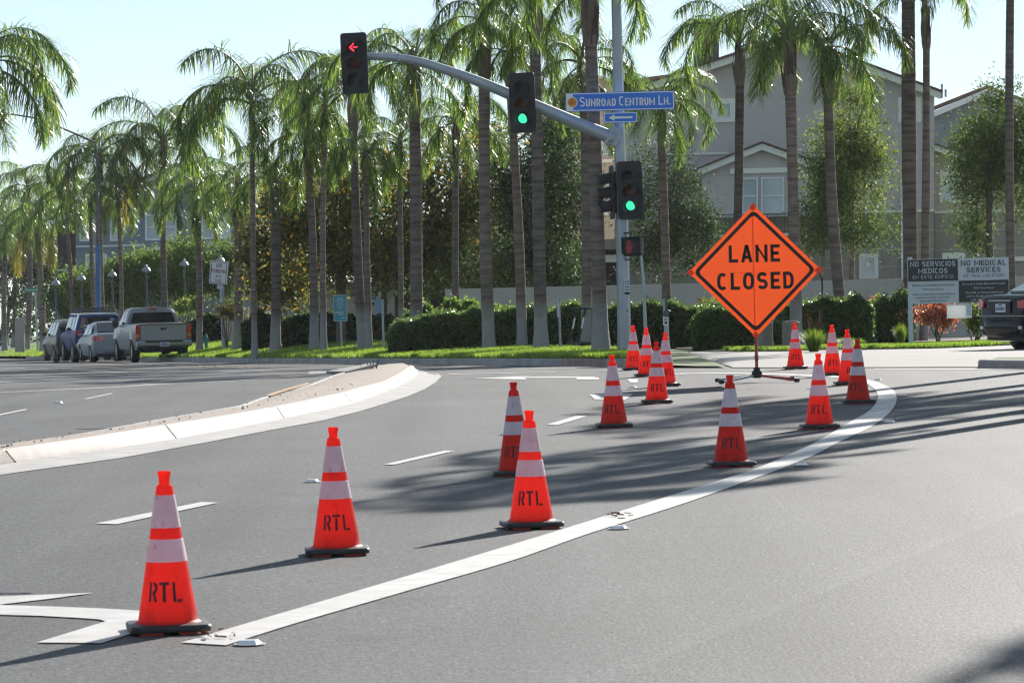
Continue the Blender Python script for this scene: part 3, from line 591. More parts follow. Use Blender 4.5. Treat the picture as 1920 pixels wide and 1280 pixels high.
# grass: blades of the lawns, thickest where they show largest
n = 150000
gx = np.concatenate([rng.uniform(-3.5, 2.42, 52000), rng.uniform(-14, -3.5, 50000), rng.uniform(-34, -14, 20000), rng.uniform(4.6, 10.4, 28000)])
isr = gx > 2.45; gt = np.where(isr, rng.uniform(0, 3.4, n) ** 1.0, .16 + rng.uniform(0, 1, n) ** 1.7 * np.where(gx < -14, 40, 20))
gy = np.where(isr, np.interp(gx, SX, SY), K(gx) + 0) + gt
gz = V(gx, gy) + np.where(isr, .02, 0)
h = rng.uniform(.05, .11, n) * np.where(isr, .9, 1.1); an = rng.uniform(0, 6.28, n); wd = rng.uniform(.008, .014, n) * np.where(gx < -14, 2.2, 1.4)
lx, ly = rng.normal(0, .035, n), rng.normal(0, .035, n)
v = np.zeros((n, 3, 3)); v[:, 0] = np.stack([gx - np.cos(an) * wd, gy - np.sin(an) * wd, gz - .01], 1); v[:, 1] = np.stack([gx + np.cos(an) * wd, gy + np.sin(an) * wd, gz - .01], 1); v[:, 2] = np.stack([gx + lx, gy + ly, gz + h], 1)
g_ = np_mesh('lawn_grass', v.reshape(-1, 3), np.arange(n * 3).reshape(-1, 3), M['grass'], kind='stuff'); g_['label'] = 'short bright green grass of the lawn strip behind the kerb'

# ================================================================== TRAFFIC CONES
def cone_protos():
    body = MB(); r = lambda z: .134 + (.0365 - .134) * (z - .045) / (.642 - .045)
    body.lathe([(.152, .040), (.147, .045), (.137, .05)] + [(r(z), z) for z in np.linspace(.055, .642, 14)] + [(.034, .648), (.0255, .652), (.0235, .668), (.0265, .690), (.029, .700), (.029, .709), (.024, .711), (.021, .70), (.0001, .70)], 40)
    col = [MB(), MB()]
    for c, (z0, z1) in zip(col, ((.462, .606), (.313, .413))):
        c.lathe([(r(z0), z0), (r(z0) + .0022, z0 + .001), (r(z1) + .0022, z1 - .001), (r(z1), z1)], 40)
    base = MB(); b = .178; pts = []
    for cx, cy, a0 in ((b, b, 0), (-b, b, 90), (-b, -b, 180), (b, -b, 270)):
        for k in range(5): a = R(a0 + k * 22.5); rr = .04; pts.append((cx - math.copysign(rr, cx) + rr * math.cos(a), cy - math.copysign(rr, cy) + rr * math.sin(a)))
    N = len(pts); rings = [(.99, .012), (1., .018), (1., .034), (.975, .041), (.8, .0445)]
    base.add([(x * s_, y * s_, z) for s_, z in rings for x, y in pts], [(i * N + k, i * N + (k + 1) % N, (i + 1) * N + (k + 1) % N, (i + 1) * N + k) for i in range(4) for k in range(N)] + [tuple(range(N))[::-1], tuple(range(4 * N, 5 * N))])
    feet = MB()
    for sx in (-1, 1):
        for sy in (-1, 1): feet.box((sx * .085, sy * .13, .007), (.1, .06, .013)); feet.box((sx * .13, sy * .04, .007), (.06, .05, .013))
    return body, col, base, feet
def rtl_mesh(style):
    mb = MB(); r = lambda z: .134 + (.0365 - .134) * (z - .045) / (.642 - .045) + .0022
    place = lambda a, z: (lambda an: Vector((math.sin(an) * r(z), -math.cos(an) * r(z), z)))(a / r(.185))
    H, y0 = .086, .142
    def seg(pts, t):
        P = [Vector(p) for p in pts]; fine = [P[0]]
        for a, b in zip(P[:-1], P[1:]): fine += [a.lerp(b, k / 4) for k in range(1, 5)]
        ribbon(mb, [(p.x, p.y) for p in fine], t, place)
    t = .0125; x = -.075; g = .010
    # R: stem, then the bowl and leg cut apart from it by the stencil bridge
    seg([(x + t / 2, y0), (x + t / 2, y0 + H)], t)
    seg([(x + t + .007, y0 + H - t / 2), (x + .026, y0 + H - t / 2), (x + .035, y0 + H - .014), (x + .036, y0 + H - .028), (x + .030, y0 + .043), (x + t + .006, y0 + .041)], t)
    seg([(x + .024, y0 + .038), (x + .037, y0 + .001)], t)
    x = -.075 + .05; seg([(x, y0 + H - t / 2), (x + .046, y0 + H - t / 2)], t); seg([(x + .023, y0 + H - t - (.005 if style else 0)), (x + .023, y0)], t * 1.1)
    x = .036; seg([(x + t / 2, y0 + H), (x + t / 2, y0)], t); seg([(x + t + .005, y0 + t / 2 - .002), (x + .04, y0 + t / 2 - .002)], t)
    return mb
bodym, colm, basem, feetm = cone_protos(); proto = None
cones = [  # pixel of the foot, label, yaw of base, yaw of lettering
    (316, 1184, 'nearest traffic cone, standing beside the painted turn arrow at the end of the white line', 10, -6), (632, 1039, 'traffic cone alone on sunlit asphalt, second from the near end of the row', 4, 2),
    (997, 989, 'traffic cone touching the white line, hiding half of another cone', 9, -3), (968, 891, 'traffic cone half hidden behind the front cone at the white line', 2, -8),
    (1371, 874, 'traffic cone in palm shade directly below the lane closed sign', 5, 2), (1151.5, 801, 'sunlit traffic cone beside the third lane dash', 3, -10), (1232, 756, 'shaded traffic cone in front of the far left cluster, with bright lower part in front', 2, 2),
    (1537, 803, 'shaded traffic cone on the inner edge of the bending white line', 3, -3), (1609, 756, 'shaded traffic cone tucked inside the bend of the white line, overlapping a sunlit one', 2, -12), (1188, 694, 'sunlit traffic cone farthest left in the far cluster by the signal pole', 4, 4),
    (1213, 706, 'sunlit traffic cone in the far cluster whose lettering is cut off by a nearer cone', 4, 8), (1249, 724, 'traffic cone rightmost in the far left cluster, in front of the push button post', 6, 30), (1492, 692, 'sunlit traffic cone in front of the concrete bin', 3, 6), (1561, 704, 'sunlit traffic cone on the far side of the line bend, before the trimmed shrubs', 3, 8), (1591, 721, 'sunlit traffic cone mostly hidden behind the shaded cone at the line bend', 4, 30)]
rtl = [rtl_mesh(0), rtl_mesh(1)]; rt_me = []
for i, (px, py, lb, yw, ly) in enumerate(cones):
    p = G(px, py); t = thing('traffic_cone', lb, 'traffic cone', on_road(p.x, p.y, .001), 0, 'traffic cones closing off the lane')
    if proto is None:
        proto = [bodym.build('cone_body', M['cone'], t, smooth=40)] + [c.build('collar', M['collar'], t, smooth=40) for c in colm] + [basem.build('base', M['rubber'], t, smooth=35), feetm.build('foot', M['cone_foot'], t, kind='stuff')]
        rt_me = [m.build('lettering', M['stencil'], t) for m in rtl]; C.objects.unlink(rt_me[1]); parts = proto
    else:
        parts = []
        for o in proto: c = o.copy(); C.objects.link(c); c.parent = t; parts.append(c)
    parts[3].rotation_euler = parts[4].rotation_euler = (0, 0, R(yw))
    if i == 0: le = rt_me[0]
    else: le = rt_me[i % 2].copy(); C.objects.link(le); le.parent = t
    le.rotation_euler = (0, 0, R(ly) - math.atan2(p.x, p.y))
    t.rotation_euler = (R(random.uniform(-.5, .5)), R(random.uniform(-.6, .6)), 0)
bpy.data.objects.remove(rt_me[1]) if rt_me[1].name not in C.objects else None

# ================================================================== LANE CLOSED SIGN
sp = G(1416, 717); sd = sp.y; SGN = thing('roadwork_sign', 'orange diamond LANE CLOSED sign on a folding stand among the cones', 'sign', on_road(sp.x, sp.y, 0))
o0 = Vector(on_road(sp.x, sp.y, 0)); L0 = lambda px, py, dd=0: W(px, py, sd + dd) - o0
cen = L0(1415, 508); hd = 124 / F_PX * sd
def rdiamond(h, rad, dy, n=5):
    pts = []
    for k, (cx, cz) in enumerate(((h, 0), (0, h), (-h, 0), (0, -h))):
        c = Vector((cx, cz)) * (1 - rad * 1.414 / h); a0 = -45 + 90 * k
        for j in range(n + 1): a = R(a0 + 90 * j / n); pts.append(Vector((cen.x + c.x + rad * math.cos(a), cen.y + dy, cen.z + c.y + rad * math.sin(a))))
    return pts
P_ = rdiamond(hd, .035, .0)
# vinyl sheet with a slight belly between its ribs
mb = MB(); nR = 14; N = len(P_); rings = []
for k in range(nR + 1):
    t = k / nR; rings.append([Vector((cen.x + (p.x - cen.x) * t, cen.y + .0 + (.006 * math.sin(3.1 * t) * (abs(math.sin(2 * math.atan2(p.z - cen.z, p.x - cen.x))))), cen.z + (p.z - cen.z) * t)) for p in P_])
vs = [p for r_ in rings[1:] for p in r_]; fs = [((k * N + i), (k * N + (i + 1) % N), ((k + 1) * N + (i + 1) % N), ((k + 1) * N + i)) for k in range(nR - 1) for i in range(N)]
vs.append(Vector(cen)); fs += [(i, (i + 1) % N, len(vs) - 1) for i in range(N)]
face = mb.add(vs, fs).build('sign_face', M['sign_orange'], SGN, smooth=40)
mb = MB(); a, b = rdiamond(hd - .065, .07, -.004), rdiamond(hd - .13, .05, -.004); n = len(a); mb.add(a + b, [(i, (i + 1) % n, n + (i + 1) % n, n + i) for i in range(n)]); mb.build('border', M['sign_black'], face)
pl = lambda x, z: Vector((cen.x + x, cen.y - .005, cen.z + z)); ppm = F_PX / sd
mb = MB(); letters(mb, 'LANE', pl, 32.5 / ppm, t=.19, fit=96 / ppm, cx=0 / ppm, y0=16.5 / ppm, gap=.17, wid=.62); letters(mb, 'CLOSED', pl, 32 / ppm, t=.19, fit=144 / ppm, cx=1 / ppm, y0=-34.5 / ppm, gap=.17, wid=.62); mb.build('lettering', M['sign_black'], face)
mb = MB(); mb.box(cen + Vector((0, .03, 0)), (.011, .010, hd * 1.98)); mb.box(cen + Vector((0, .042, 0)), (hd * 1.98, .006, .004)); mb.build('cross_brace', M['brace'], SGN)
mb = MB()
for sx, sz in ((0, 1), (1, 0), (-1, 0), (0, -1)): mb.box(cen + Vector((sx * (hd - .025), .012, sz * (hd - .025))), (.07, .03, .07), Matrix.Rotation(R(45), 3, 'Y'))
mb.build('corner_pocket', M['sign_orange'], SGN)
mb = MB(); mb.tube([L0(1534, 508, .03), L0(1541, 520, .03), L0(1542, 540, .03), L0(1541, 561, .03)], [.012, .014, .012, .006], 6); mb.build('strap', M['sign_black'], SGN)
mb = MB(); mb.tube([(cen.x, .03, .16), (cen.x, .03, cen.z - hd + .03)], .021, 10); mb.box((cen.x, .03, .33), (.05, .05, .08), bev=.01); mb.build('mast', M['red_rod'], SGN, smooth=40)
mb = MB(); mb.box((cen.x, .03, .11), (.13, .13, .10), bev=.02); mb.box((cen.x, .03, .18), (.08, .08, .05), bev=.01); mb.build('spring_base', M['rubber'], SGN)
for sx, sy in ((-1, -1), (1, -1), (-1, 1), (1, 1)):
    e = Vector((cen.x + sx * .50, .03 + sy * .45, .03)); mb = MB(); mb.tube([(cen.x + sx * .05, .03 + sy * .05, .09), e], .016, 8); lg = mb.build('leg', M['steel'] if sx < 0 else M['red_rod'], SGN, smooth=40)
    mb = MB(); mb.box(e, (.07, .05, .05), bev=.01); mb.build('rubber_foot', M['rubber'], lg)

# ================================================================== TRAFFIC SIGNAL
pd = 78.0; base = GV(1171, 661); pd = base.y
o_sig = Vector((base.x, base.y, float(V(base.x, base.y)))); SIG = thing('traffic_signal', 'grey traffic signal pole with a curved mast arm reaching left over the road', 'traffic signal', o_sig)
q = lambda px, py, dd=0: W(px, py, pd + dd) - o_sig
pm = F_PX / pd
mb = MB(); path = [q(1171, 664), q(1166.5, 420), q(1161, 240), q(1157, 60), q(1153.5, -60), q(1152, -190)]; mb.tube(path, [13 / pm, 11.6 / pm, 10.6 / pm, 9.4 / pm, 8.6 / pm, 8 / pm], 8); mb.build('pole', M['steel'], SIG, smooth=25)
mb = MB(); mb.box(q(1171, 663) + Vector((0, 0, .0)), (.46, .46, .05), bev=.01)
for sx in (-1, 1):
    for sy in (-1, 1): mb.tube([q(1171, 664) + Vector((sx * .18, sy * .18, 0)), q(1171, 664) + Vector((sx * .18, sy * .18, .09))], .02, 6)
mb.build('base_plate', M['steel'], SIG)
arm_px = [(672, 106), (700, 106.2), (745, 108.5), (790, 117), (850, 136), (905, 156), (955, 177), (1005, 198.5), (1060, 222), (1110, 243), (1152, 260)]
arm = catmull([q(px, py, -.05) for px, py in arm_px], 4); mb = MB(); mb.tube(arm, list(np.linspace(6.4, 13, len(arm)) / pm), 12); mb.build('mast_arm', M['steel'], SIG, smooth=40)
mb = MB(); rot = Matrix.Rotation(R(24), 3, 'Y'); mb.box(q(1143, 252), (.06, .36, .42), rot, bev=.01); mb.build('arm_flange', M['steel'], SIG); mb = MB(); mb.box(q(1153, 256), (.22, .26, .40), rot, bev=.02); mb.build('arm_socket', M['steel'], SIG); mb = MB(); mb.box(q(748, 108, -.05), (.03, .17, .17)); mb.build('arm_joint', M['steel'], SIG)
# out of sight above: the luminaire arm
mb = MB(); mb.tube([q(1152, -185), q(1120, -215), q(1040, -232), q(960, -236)], [.07, .06, .05, .04], 8); mb.box(q(940, -236), (.5, .25, .12), bev=.04); mb.build('luminaire', M['steel'], SIG, smooth=40)
def head(name_lbl, cpx, yaw, lit, w_=50, h_=112, backplate=True, dd=-.3):
    """one three-section signal head around pixel cpx"""
    c = q(*cpx, dd); hw, hh = w_ / 2 / pm, h_ / 2 / pm; Rz = Matrix.Rotation(R(yaw), 3, 'Z') @ Matrix.Rotation(R(-1.2), 3, 'Y')
    T = lambda x, y, z: c + Rz @ Vector((x, y, z)); sec = hh * 2 * .78 / 3
    if backplate:
        mb = MB(); pts = []
        for k, (cx, cz) in enumerate(((hw, hh), (-hw, hh), (-hw, -hh), (hw, -hh))):
            rr = .06
            for j in range(5): a = R(90 * k + 22.5 * j); pts.append(T(cx - math.copysign(rr, cx) + rr * math.cos(a), 0, cz - math.copysign(rr, cz) + rr * math.sin(a)))
        root = mb.poly_prism(pts, Rz @ Vector((0, .02, 0))).build('signal_head', M['black'], SIG)
    else: root = None
    mb = MB()
    for k in (-1, 0, 1): mb.box(T(0, .13, k * sec), (hw * 1.1, .22, sec * .97), Rz, bev=.03)
    if root is None: root = mb.build('signal_head', M['black'], SIG)
    else: mb.build('housing', M['black'], root)
    rl = sec * .385
    for k, colr in ((1, 'r'), (0, 'a'), (-1, 'g')):
        z = k * sec; L_ = MB(); L_.lathe([(.0001, .0), (rl * .6, .008), (rl, .03)], 24, T(0, -.02, z), Rz @ Matrix.Rotation(R(90), 3, 'X') @ Matrix.Diagonal((1, 1, -1)))
        mt = {'r': 'lens_off_red', 'a': 'lens_off_amber', 'g': 'lens_grey'}[colr]
        if lit == 'g' and colr == 'g': mt = 'lens_green'
        if lit == 'none': mt = 'lens_grey'
        L_.build('lens', M[mt], root, smooth=50)
        vmb = MB(); n = 26; ro = sec * .43; vs, fs = [], []
        for j in range(n + 1):
            a = R(-52 + 284 * j / n)                      # open at the bottom
            dl = .26 * (1 - .35 * max(0, -math.sin(a)))
            for rr in (ro, ro - .008): vs += [T(rr * math.cos(a), -.001, z + rr * math.sin(a)), T(rr * math.cos(a), -dl, z + rr * math.sin(a) - .03)]
        for j in range(n): b0, b1 = j * 4, j * 4 + 4; fs += [(b0, b1, b1 + 1, b0 + 1), (b0 + 2, b0 + 3, b1 + 3, b1 + 2), (b0 + 1, b1 + 1, b1 + 3, b0 + 3)]
        vmb.add(vs, fs).build('visor', M['visor_in'], root, smooth=50)
        if lit == 'arrow' and colr == 'r':
            am = MB(); pl2 = lambda x, zz: T(x, -.035, z + zz); s_ = rl * .82; ribbon(am, [(s_ * .1, s_ * .78), (-s_ * .72, 0), (s_ * .1, -s_ * .78)], rl * .25, pl2); ribbon(am, [(-s_ * .1, 0), (s_ * .98, 0)], rl * .25, pl2); am.build('arrow', M['arrow_red'], root)
    return root
head('', (664.5, 119), -9, 'arrow', 50, 114); head('', (979.5, 193), -12, 'g', 49, 112); head('', (1181.5, 357), -12, 'g', 48, 109, True, -.35)
# head that faces the side street, seen edge-on
head('', (1146, 361), -82, 'none', 46, 100, True, .05)
for a_, b_, y_, e_ in ((1150, 1168, 330, .02), (1150, 1170, 394, .02), (1168, 1180, 322, -.15), (1168, 1180, 398, -.15)): mb = MB(); mb.tube([q(a_, y_, e_), q(b_, y_, e_)], .03, 8); mb.build('bracket', M['steel_dark'], SIG)
# pedestrian head
c = q(1187, 462, -.25); mb = MB(); mb.box(c, (37 / pm, .2, 36 / pm), Matrix.Rotation(R(-14), 3, 'Z'), bev=.045); ph = mb.build('pedestrian_head', M['black'], SIG)
mb = MB(); Rz = Matrix.Rotation(R(-14), 3, 'Z')
for s_ in (-1, 1): mb.box(c + Rz @ Vector((s_ * .19, -.14, .02)), (.012, .12, .34), Rz)
mb.box(c + Rz @ Vector((0, -.14, .185)), (.39, .12, .012), Rz); mb.build('hood', M['visor_in'], ph)
mb = MB(); pl2 = lambda x, z: c + Rz @ Vector((x - .055, -.104, z))
for (x, z0, z1) in ((-.055, -.02, .085), (-.025, -.02, .115), (.005, -.02, .125), (.035, -.02, .10)):
    z = z0
    while z < z1: mb.add([pl2(x + a, z + b) for a, b in ((-.01, 0), (0, -.01), (.01, 0), (0, .01))], [(0, 1, 2, 3)]); z += .022
for r_ in range(6):
    for k in range(5 - r_ // 2):
        x = -.058 + k * .024 + r_ * .004; z = -.03 - r_ * .021; mb.add([pl2(x + a, z + b) for a, b in ((-.01, 0), (0, -.01), (.01, 0), (0, .01))], [(0, 1, 2, 3)])
for k in range(3): mb.add([pl2(.068 + k * .012 + a, .0 + k * .02 + b) for a, b in ((-.01, 0), (0, -.01), (.01, 0), (0, .01))], [(0, 1, 2, 3)])
mb.build('hand_symbol', M['hand_red'], ph)
mb = MB(); mb.tube([q(1184, 442, -.2), q(1186, 437, -.2), q(1170, 437, -.1)], .02, 6); mb.build('bracket', M['steel_dark'], SIG); mb = MB(); mb.tube([q(1184, 482, -.2), q(1185, 487, -.2), q(1172, 487, -.1)], .02, 6); mb.build('bracket', M['steel_dark'], SIG)
for (px, py) in ((1174, 445), (1176, 583)):
    mb = MB(); mb.box(q(px, py, -.14), (.03, .02, .03)); mb.build('bolt', M['steel_dark'], SIG)
# notice pasted on the pole
NT = q(1175.5, 538, -.155); mb = MB(); mb.box(NT, (11 / pm, .006, 34 / pm)); nt = mb.build('notice', M['offwhite'], SIG); mb = MB()
for k in range(5): mb.box(NT + Vector((0, -.005, (10 - k * 5) / pm)), (8.5 / pm, .002, 1.4 / pm))
mb.box(NT + Vector((0, -.005, -12.5 / pm)), (10 / pm, .002, 4 / pm)); mb.build('notice_print', M['sign_dark'], nt)

# street name sign, clamped to the pole
def panel(name, c, wd, ht, th, rad, mat, parent, rot=None, mbo=None):
    pts = []; rot = rot or Matrix.Identity(3)
    for k, (cx, cz) in enumerate(((wd / 2, ht / 2), (-wd / 2, ht / 2), (-wd / 2, -ht / 2), (wd / 2, -ht / 2))):
        for j in range(5): a = R(90 * k + 22.5 * j); pts.append(c + rot @ Vector((cx - math.copysign(rad, cx) + rad * math.cos(a), 0, cz - math.copysign(rad, cz) + rad * math.sin(a))))
    mb = mbo or MB(); mb.poly_prism(pts, rot @ Vector((0, th, 0)))
    return mb.build(name, mat, parent) if mbo is None else mb
dsg = -.45; c = W(1162.5, 190, pd + dsg); pmS = F_PX / (pd + dsg)
NS = thing('street_name_sign', 'blue SUNROAD CENTRUM LN. street name sign on the signal pole', 'sign', c); z0 = Vector((0, 0, 0))
wd, ht = 204 / pmS, 35 / pmS
pn = panel('panel', z0, wd, ht, .02, .025, M['blue'], NS)
inn = lambda e, rad, y: [Vector((sx * (wd / 2 - e), y, sz * (ht / 2 - e))) for sx, sz in ((1, 1), (-1, 1), (-1, -1), (1, -1))]
a, b = inn(.012, 0, -.003), inn(.03, 0, -.003); mb = MB(); mb.add(a + b, [(i, (i + 1) % 4, 4 + (i + 1) % 4, 4 + i) for i in range(4)])
mb.add([Vector((x, -.0035, z)) for x, z in ((-wd / 2 + .014, ht / 2 - .014), (-wd / 2 + 14 / pmS, ht / 2 - .014), (-wd / 2 + 14 / pmS, -ht / 2 + .014), (-wd / 2 + .014, -ht / 2 + .014))], [(0, 1, 2, 3)])
mb.lathe([(.0001, 0), (10 / pmS, 0)], 28, Vector((-wd / 2 + 12.5 / pmS, -.0045, 0)), Matrix.Rotation(R(90), 3, 'X')); mb.build('border', M['white'], pn)
mb = MB(); mb.lathe([(.0001, 0), (8.6 / pmS, 0)], 28, Vector((-wd / 2 + 12.5 / pmS, -.007, 0)), Matrix.Rotation(R(90), 3, 'X')); em = mb.build('emblem', M['emblem'], pn)
mb = MB(); pe = lambda x, z: Vector((-wd / 2 + (12.5 + x) / pmS, -.0095, z / pmS))
for x in (-3.6, -1.2, 1.2, 3.6): ribbon(mb, [(x, -4), (x, 0)], .9, pe)
ribbon(mb, [(-5.2, .9), (5.2, .9)], .9, pe); ribbon(mb, [(-1.8, 2.6), (0, 5.6), (1.8, 2.6)], .8, pe); mb.build('emblem_mark', M['emblem_ink'], em)
mb = MB(); pl2 = lambda x, z: Vector((x, -.005, z))
letters(mb, 'Sunroad', pl2, 17.5 / pmS, wid=.46, t=.135, gap=.115, cx=(-wd * pmS / 2 + 60.5) / pmS, y0=-8.3 / pmS, fit=68 / pmS) if False else None
def smallcaps(txt, x0, x1):
    letters(mb, txt, pl2, 17.8 / pmS, wid=.5, t=.13, gap=.10, cx=((x0 + x1) / 2 - 102) / pmS, y0=-8.6 / pmS, fit=(x1 - x0) / pmS)
smallcaps('Sunroad', 26.5, 94); smallcaps('Centrum', 100, 167); smallcaps('Ln.', 174, 196.5); mb.build('lettering', M['white'], pn)
mb = MB(); mb.tube([(.0, .02, -.05), (.02, .34, -.05)], .025, 8); mb.build('bracket', M['steel'], NS); mb = MB(); mb.tube([(.0, .02, .07), (.02, .34, .07)], .025, 8); mb.build('bracket', M['steel'], NS)
c = W(1163.5, 220.5, pd + dsg); AS = thing('arrow_sign', 'small blue sign with a white left arrow below the street name', 'sign', c); wd, ht = 63 / pmS, 19.5 / pmS
pn = panel('panel', z0, wd, ht, .02, .03, M['blue'], AS); mb = MB()
a, b = inn(.008, 0, -.003), inn(.024, 0, -.003); mb.add(a + b, [(i, (i + 1) % 4, 4 + (i + 1) % 4, 4 + i) for i in range(4)]); mb.build('border', M['white'], pn)
mb = MB(); f = 1 / pmS; mb.add([pl2(x * f, z * f) for x, z in ((-22.5, 0), (-11.5, 6), (-11.5, 2.1), (22.5, 2.1), (22.5, -2.1), (-11.5, -2.1), (-11.5, -6))], [tuple(range(7))]); mb.build('arrow', M['white'], pn)
mb = MB(); mb.tube([(0, .02, 0), (.01, .34, 0)], .025, 8); mb.build('bracket', M['steel'], AS)

# ================================================================== MEDICAL SERVICES SIGN
base = GV(1708, 648); d = base.y; mo = Vector((base.x, base.y, float(V(base.x, base.y)))); pmM = F_PX / d
MS = thing('information_sign', 'black and white NO MEDICAL SERVICES sign on grey posts beside a palm', 'sign', mo)
c = W(1797, 526, d) - mo; wd, ht = 190 / pmM, 83.5 / pmM; up_z = .0
pn = panel('panel', c + Vector((0, .01, 0)), wd, ht, .025, .004, M['offwhite'], MS)
fr = lambda u, v: Vector((c.x - wd / 2 + u * wd, c.y - .004, c.z + ht / 2 - v * ht))
mb = MB(); mb.add([fr(*p) for p in ((.006, .012), (.497, .012), (.497, .497), (.006, .497))], [(0, 1, 2, 3)]); mb.add([fr(*p) for p in ((.503, .503), (.994, .503), (.994, .988), (.503, .988))], [(0, 1, 2, 3)]); mb.build('dark_field', M['sign_dark'], pn)
def block(lines, u0, matn, big):
    mb = MB(); P = lambda x, z: Vector((x, c.y - .008, z))
    for txt, v, hgt, fit in lines:
        cx = c.x - wd / 2 + (u0 + .25) * wd; y0 = c.z + ht / 2 - v * ht
        if big: letters(mb, txt, P, hgt * ht, wid=.78, t=.17 if hgt > .1 else .13, gap=.22 if hgt > .1 else .3, cx=cx, y0=y0, serif=hgt > .1, fit=fit * wd)
        else: font_text(mb, txt, P, hgt * ht * 1.35, cx, y0, fit * wd)
    mb.build('lettering', M[matn], pn)
block([('NO SERVICIOS', .17, .115, .445), ('MEDICOS', .325, .115, .29), ('EN ESTE EDIFICIO', .44, .075, .40)], 0, 'offwhite', True)
block([('NO MEDICAL', .17, .115, .445), ('SERVICES', .325, .115, .335), ('AT THIS LOCATION', .435, .07, .40)], .5, 'sign_dark', True)
block([('Dirijirse a Sharp Memorial Hospital', .605, .045, .41), ('7901 Frost Street', .70, .045, .20), ('Vuelta a la izquierda en Kearny Villa Road', .805, .04, .42), ('Izquierda en Health Center Drive', .88, .04, .33), ('Izquierda en Frost Street', .955, .04, .26)], 0, 'sign_dark', False)
block([('Proceed to Sharp Memorial Hospital', .60, .045, .42), ('7901 Frost Street', .695, .045, .20), ('Turn left on Kearny Villa Road', .795, .045, .37), ('Left on Health Center Drive', .875, .045, .34), ('Left on Frost Street', .955, .045, .26)], .5, 'offwhite', False)
mb = MB(); mb.box(W(1707.5, 567, d) - mo + Vector((0, .075, 0)) - Vector((0, 0, .92)), (.1, .09, 1.84)); mb.box(W(1707.5, 525, d) - mo + Vector((0, .075, 0)), (.1, .09, 1.0)); mb.build('post', M['offwhite'], MS)
mb = MB(); mb.box(W(1886, 567, d) - mo + Vector((0, .075, -.44)), (.1, .09, 2.7)); mb.build('post', M['offwhite'], MS)
fb2 = W(1799, 583.5, d) - mo; mb = MB(); mb.box(fb2 + Vector((0, .03, 0)), (46 / pmM, .09, 26 / pmM), bev=.008); fx = mb.build('flyer_box', M['flyer'], MS)
mb = MB(); mb.box(fb2 + Vector((17 / pmM, -.02, 2 / pmM)), (9 / pmM, .01, 20 / pmM)); mb.box(fb2 + Vector((0, -.018, 11.5 / pmM)), (46 / pmM, .008, 1.6 / pmM)); mb.build('box_rim', M['offwhite'], fx)

# ================================================================== SMALL SIGNS AND POSTS
def post_thing(name, label, cat, bpx, dd=None, group=None):
    if dd is None: b = GV(*bpx)
    else: b = W(bpx[0], bpx[1], dd)
    o = Vector((b.x, b.y, float(V(b.x, b.y)))); t = thing(name, label, cat, o, 0, group); return t, o, b.y, (lambda px, py, e=0: W(px, py, b.y + e) - o), F_PX / b.y
# NO PARKING ANY TIME
t, o, dd, q, p_ = post_thing('parking_sign', 'white NO PARKING ANY TIME sign on a grey post before the palms', 'sign', (420, 656))
mb = MB(); mb.tube([q(420, 657), q(416, 536)], 4.2 / p_, 8); mb.build('post', M['steel'], t, smooth=40)
cc = q(410, 511, -.1); wd, ht = 34 / p_, 43 / p_; Ry = Matrix.Rotation(R(6), 3, 'Y') @ Matrix.Rotation(R(-8), 3, 'Z')
pn = panel('panel', cc, wd, ht, .02, .03, M['white'], t, Ry); P = lambda x, z: cc + Ry @ Vector((x, -.004, z)); mb = MB()
a, b = [(sx * (wd / 2 - e), sz * (ht / 2 - e)) for e in (.03,) for sx, sz in ((1, 1), (-1, 1), (-1, -1), (1, -1))], [(sx * (wd / 2 - e), sz * (ht / 2 - e)) for e in (.05,) for sx, sz in ((1, 1), (-1, 1), (-1, -1), (1, -1))]
mb.add([P(*v_) for v_ in a + b], [(i, (i + 1) % 4, 4 + (i + 1) % 4, 4 + i) for i in range(4)]); letters(mb, 'NO', P, 7.5 / p_, fit=10 / p_, y0=9.5 / p_, t=.17); letters(mb, 'PARKING', P, 7.5 / p_, fit=28.5 / p_, y0=-1 / p_, t=.17); letters(mb, 'ANY', P, 5 / p_, fit=10.5 / p_, y0=-9.5 / p_, t=.17); letters(mb, 'TIME', P, 5 / p_, fit=11.5 / p_, y0=-17.5 / p_, t=.17); mb.build('lettering', M['red_ink'], pn)
cc2 = q(412, 538, -.09); panel('sub_plate', cc2, 11 / p_, 7.5 / p_, .012, .02, M['offwhite'], t, Ry)
# teal notice board
t, o, dd, q, p_ = post_thing('notice_sign', 'teal notice sign with pale border on a thin post among palms', 'sign', (641, 654))
mb = MB(); mb.tube([q(641, 655), q(639, 600)], 1.7 / p_, 8); mb.build('post', M['steel'], t, smooth=40)
cc = q(638, 577.5, -.06); wd, ht = 25.5 / p_, 49 / p_; Ry = Matrix.Rotation(R(.2), 3, 'Y'); pn = panel('panel', cc, wd, ht, .02, .008, M['teal'], t, Ry); P = lambda x, z: cc + Vector((x / p_, -.004, z / p_)); mb = MB()
for (x, z, w_, h_) in ((0, 24, 25, 1.2), (0, -24, 25, 1.2), (-12.2, 0, 1.2, 47), (12.2, 0, 1.2, 47)): mb.box(P(x, z), (w_ / p_, .006, h_ / p_))
mb.build('border', M['offwhite'], pn); mb = MB()
for (z, w_) in ((18, 11), (14.2, 16), (10.4, 12), (6.6, 16), (2.8, 11), (-1, 9), (-19, 10)): mb.box(P(0 if z > -10 else 4, z), (w_ / p_, .004, (1.7 if z > 17 else 1.1) / p_))
ribbon(mb, [(-10, -9), (-5, -7.5), (-1, -10), (4, -8.5)], 1.6, P); ribbon(mb, sup(1, -9.5, 4.5, 4, 0, 360, 18, 2)[:-1], 1.0, P, True); mb.build('print', M['offwhite'], pn)
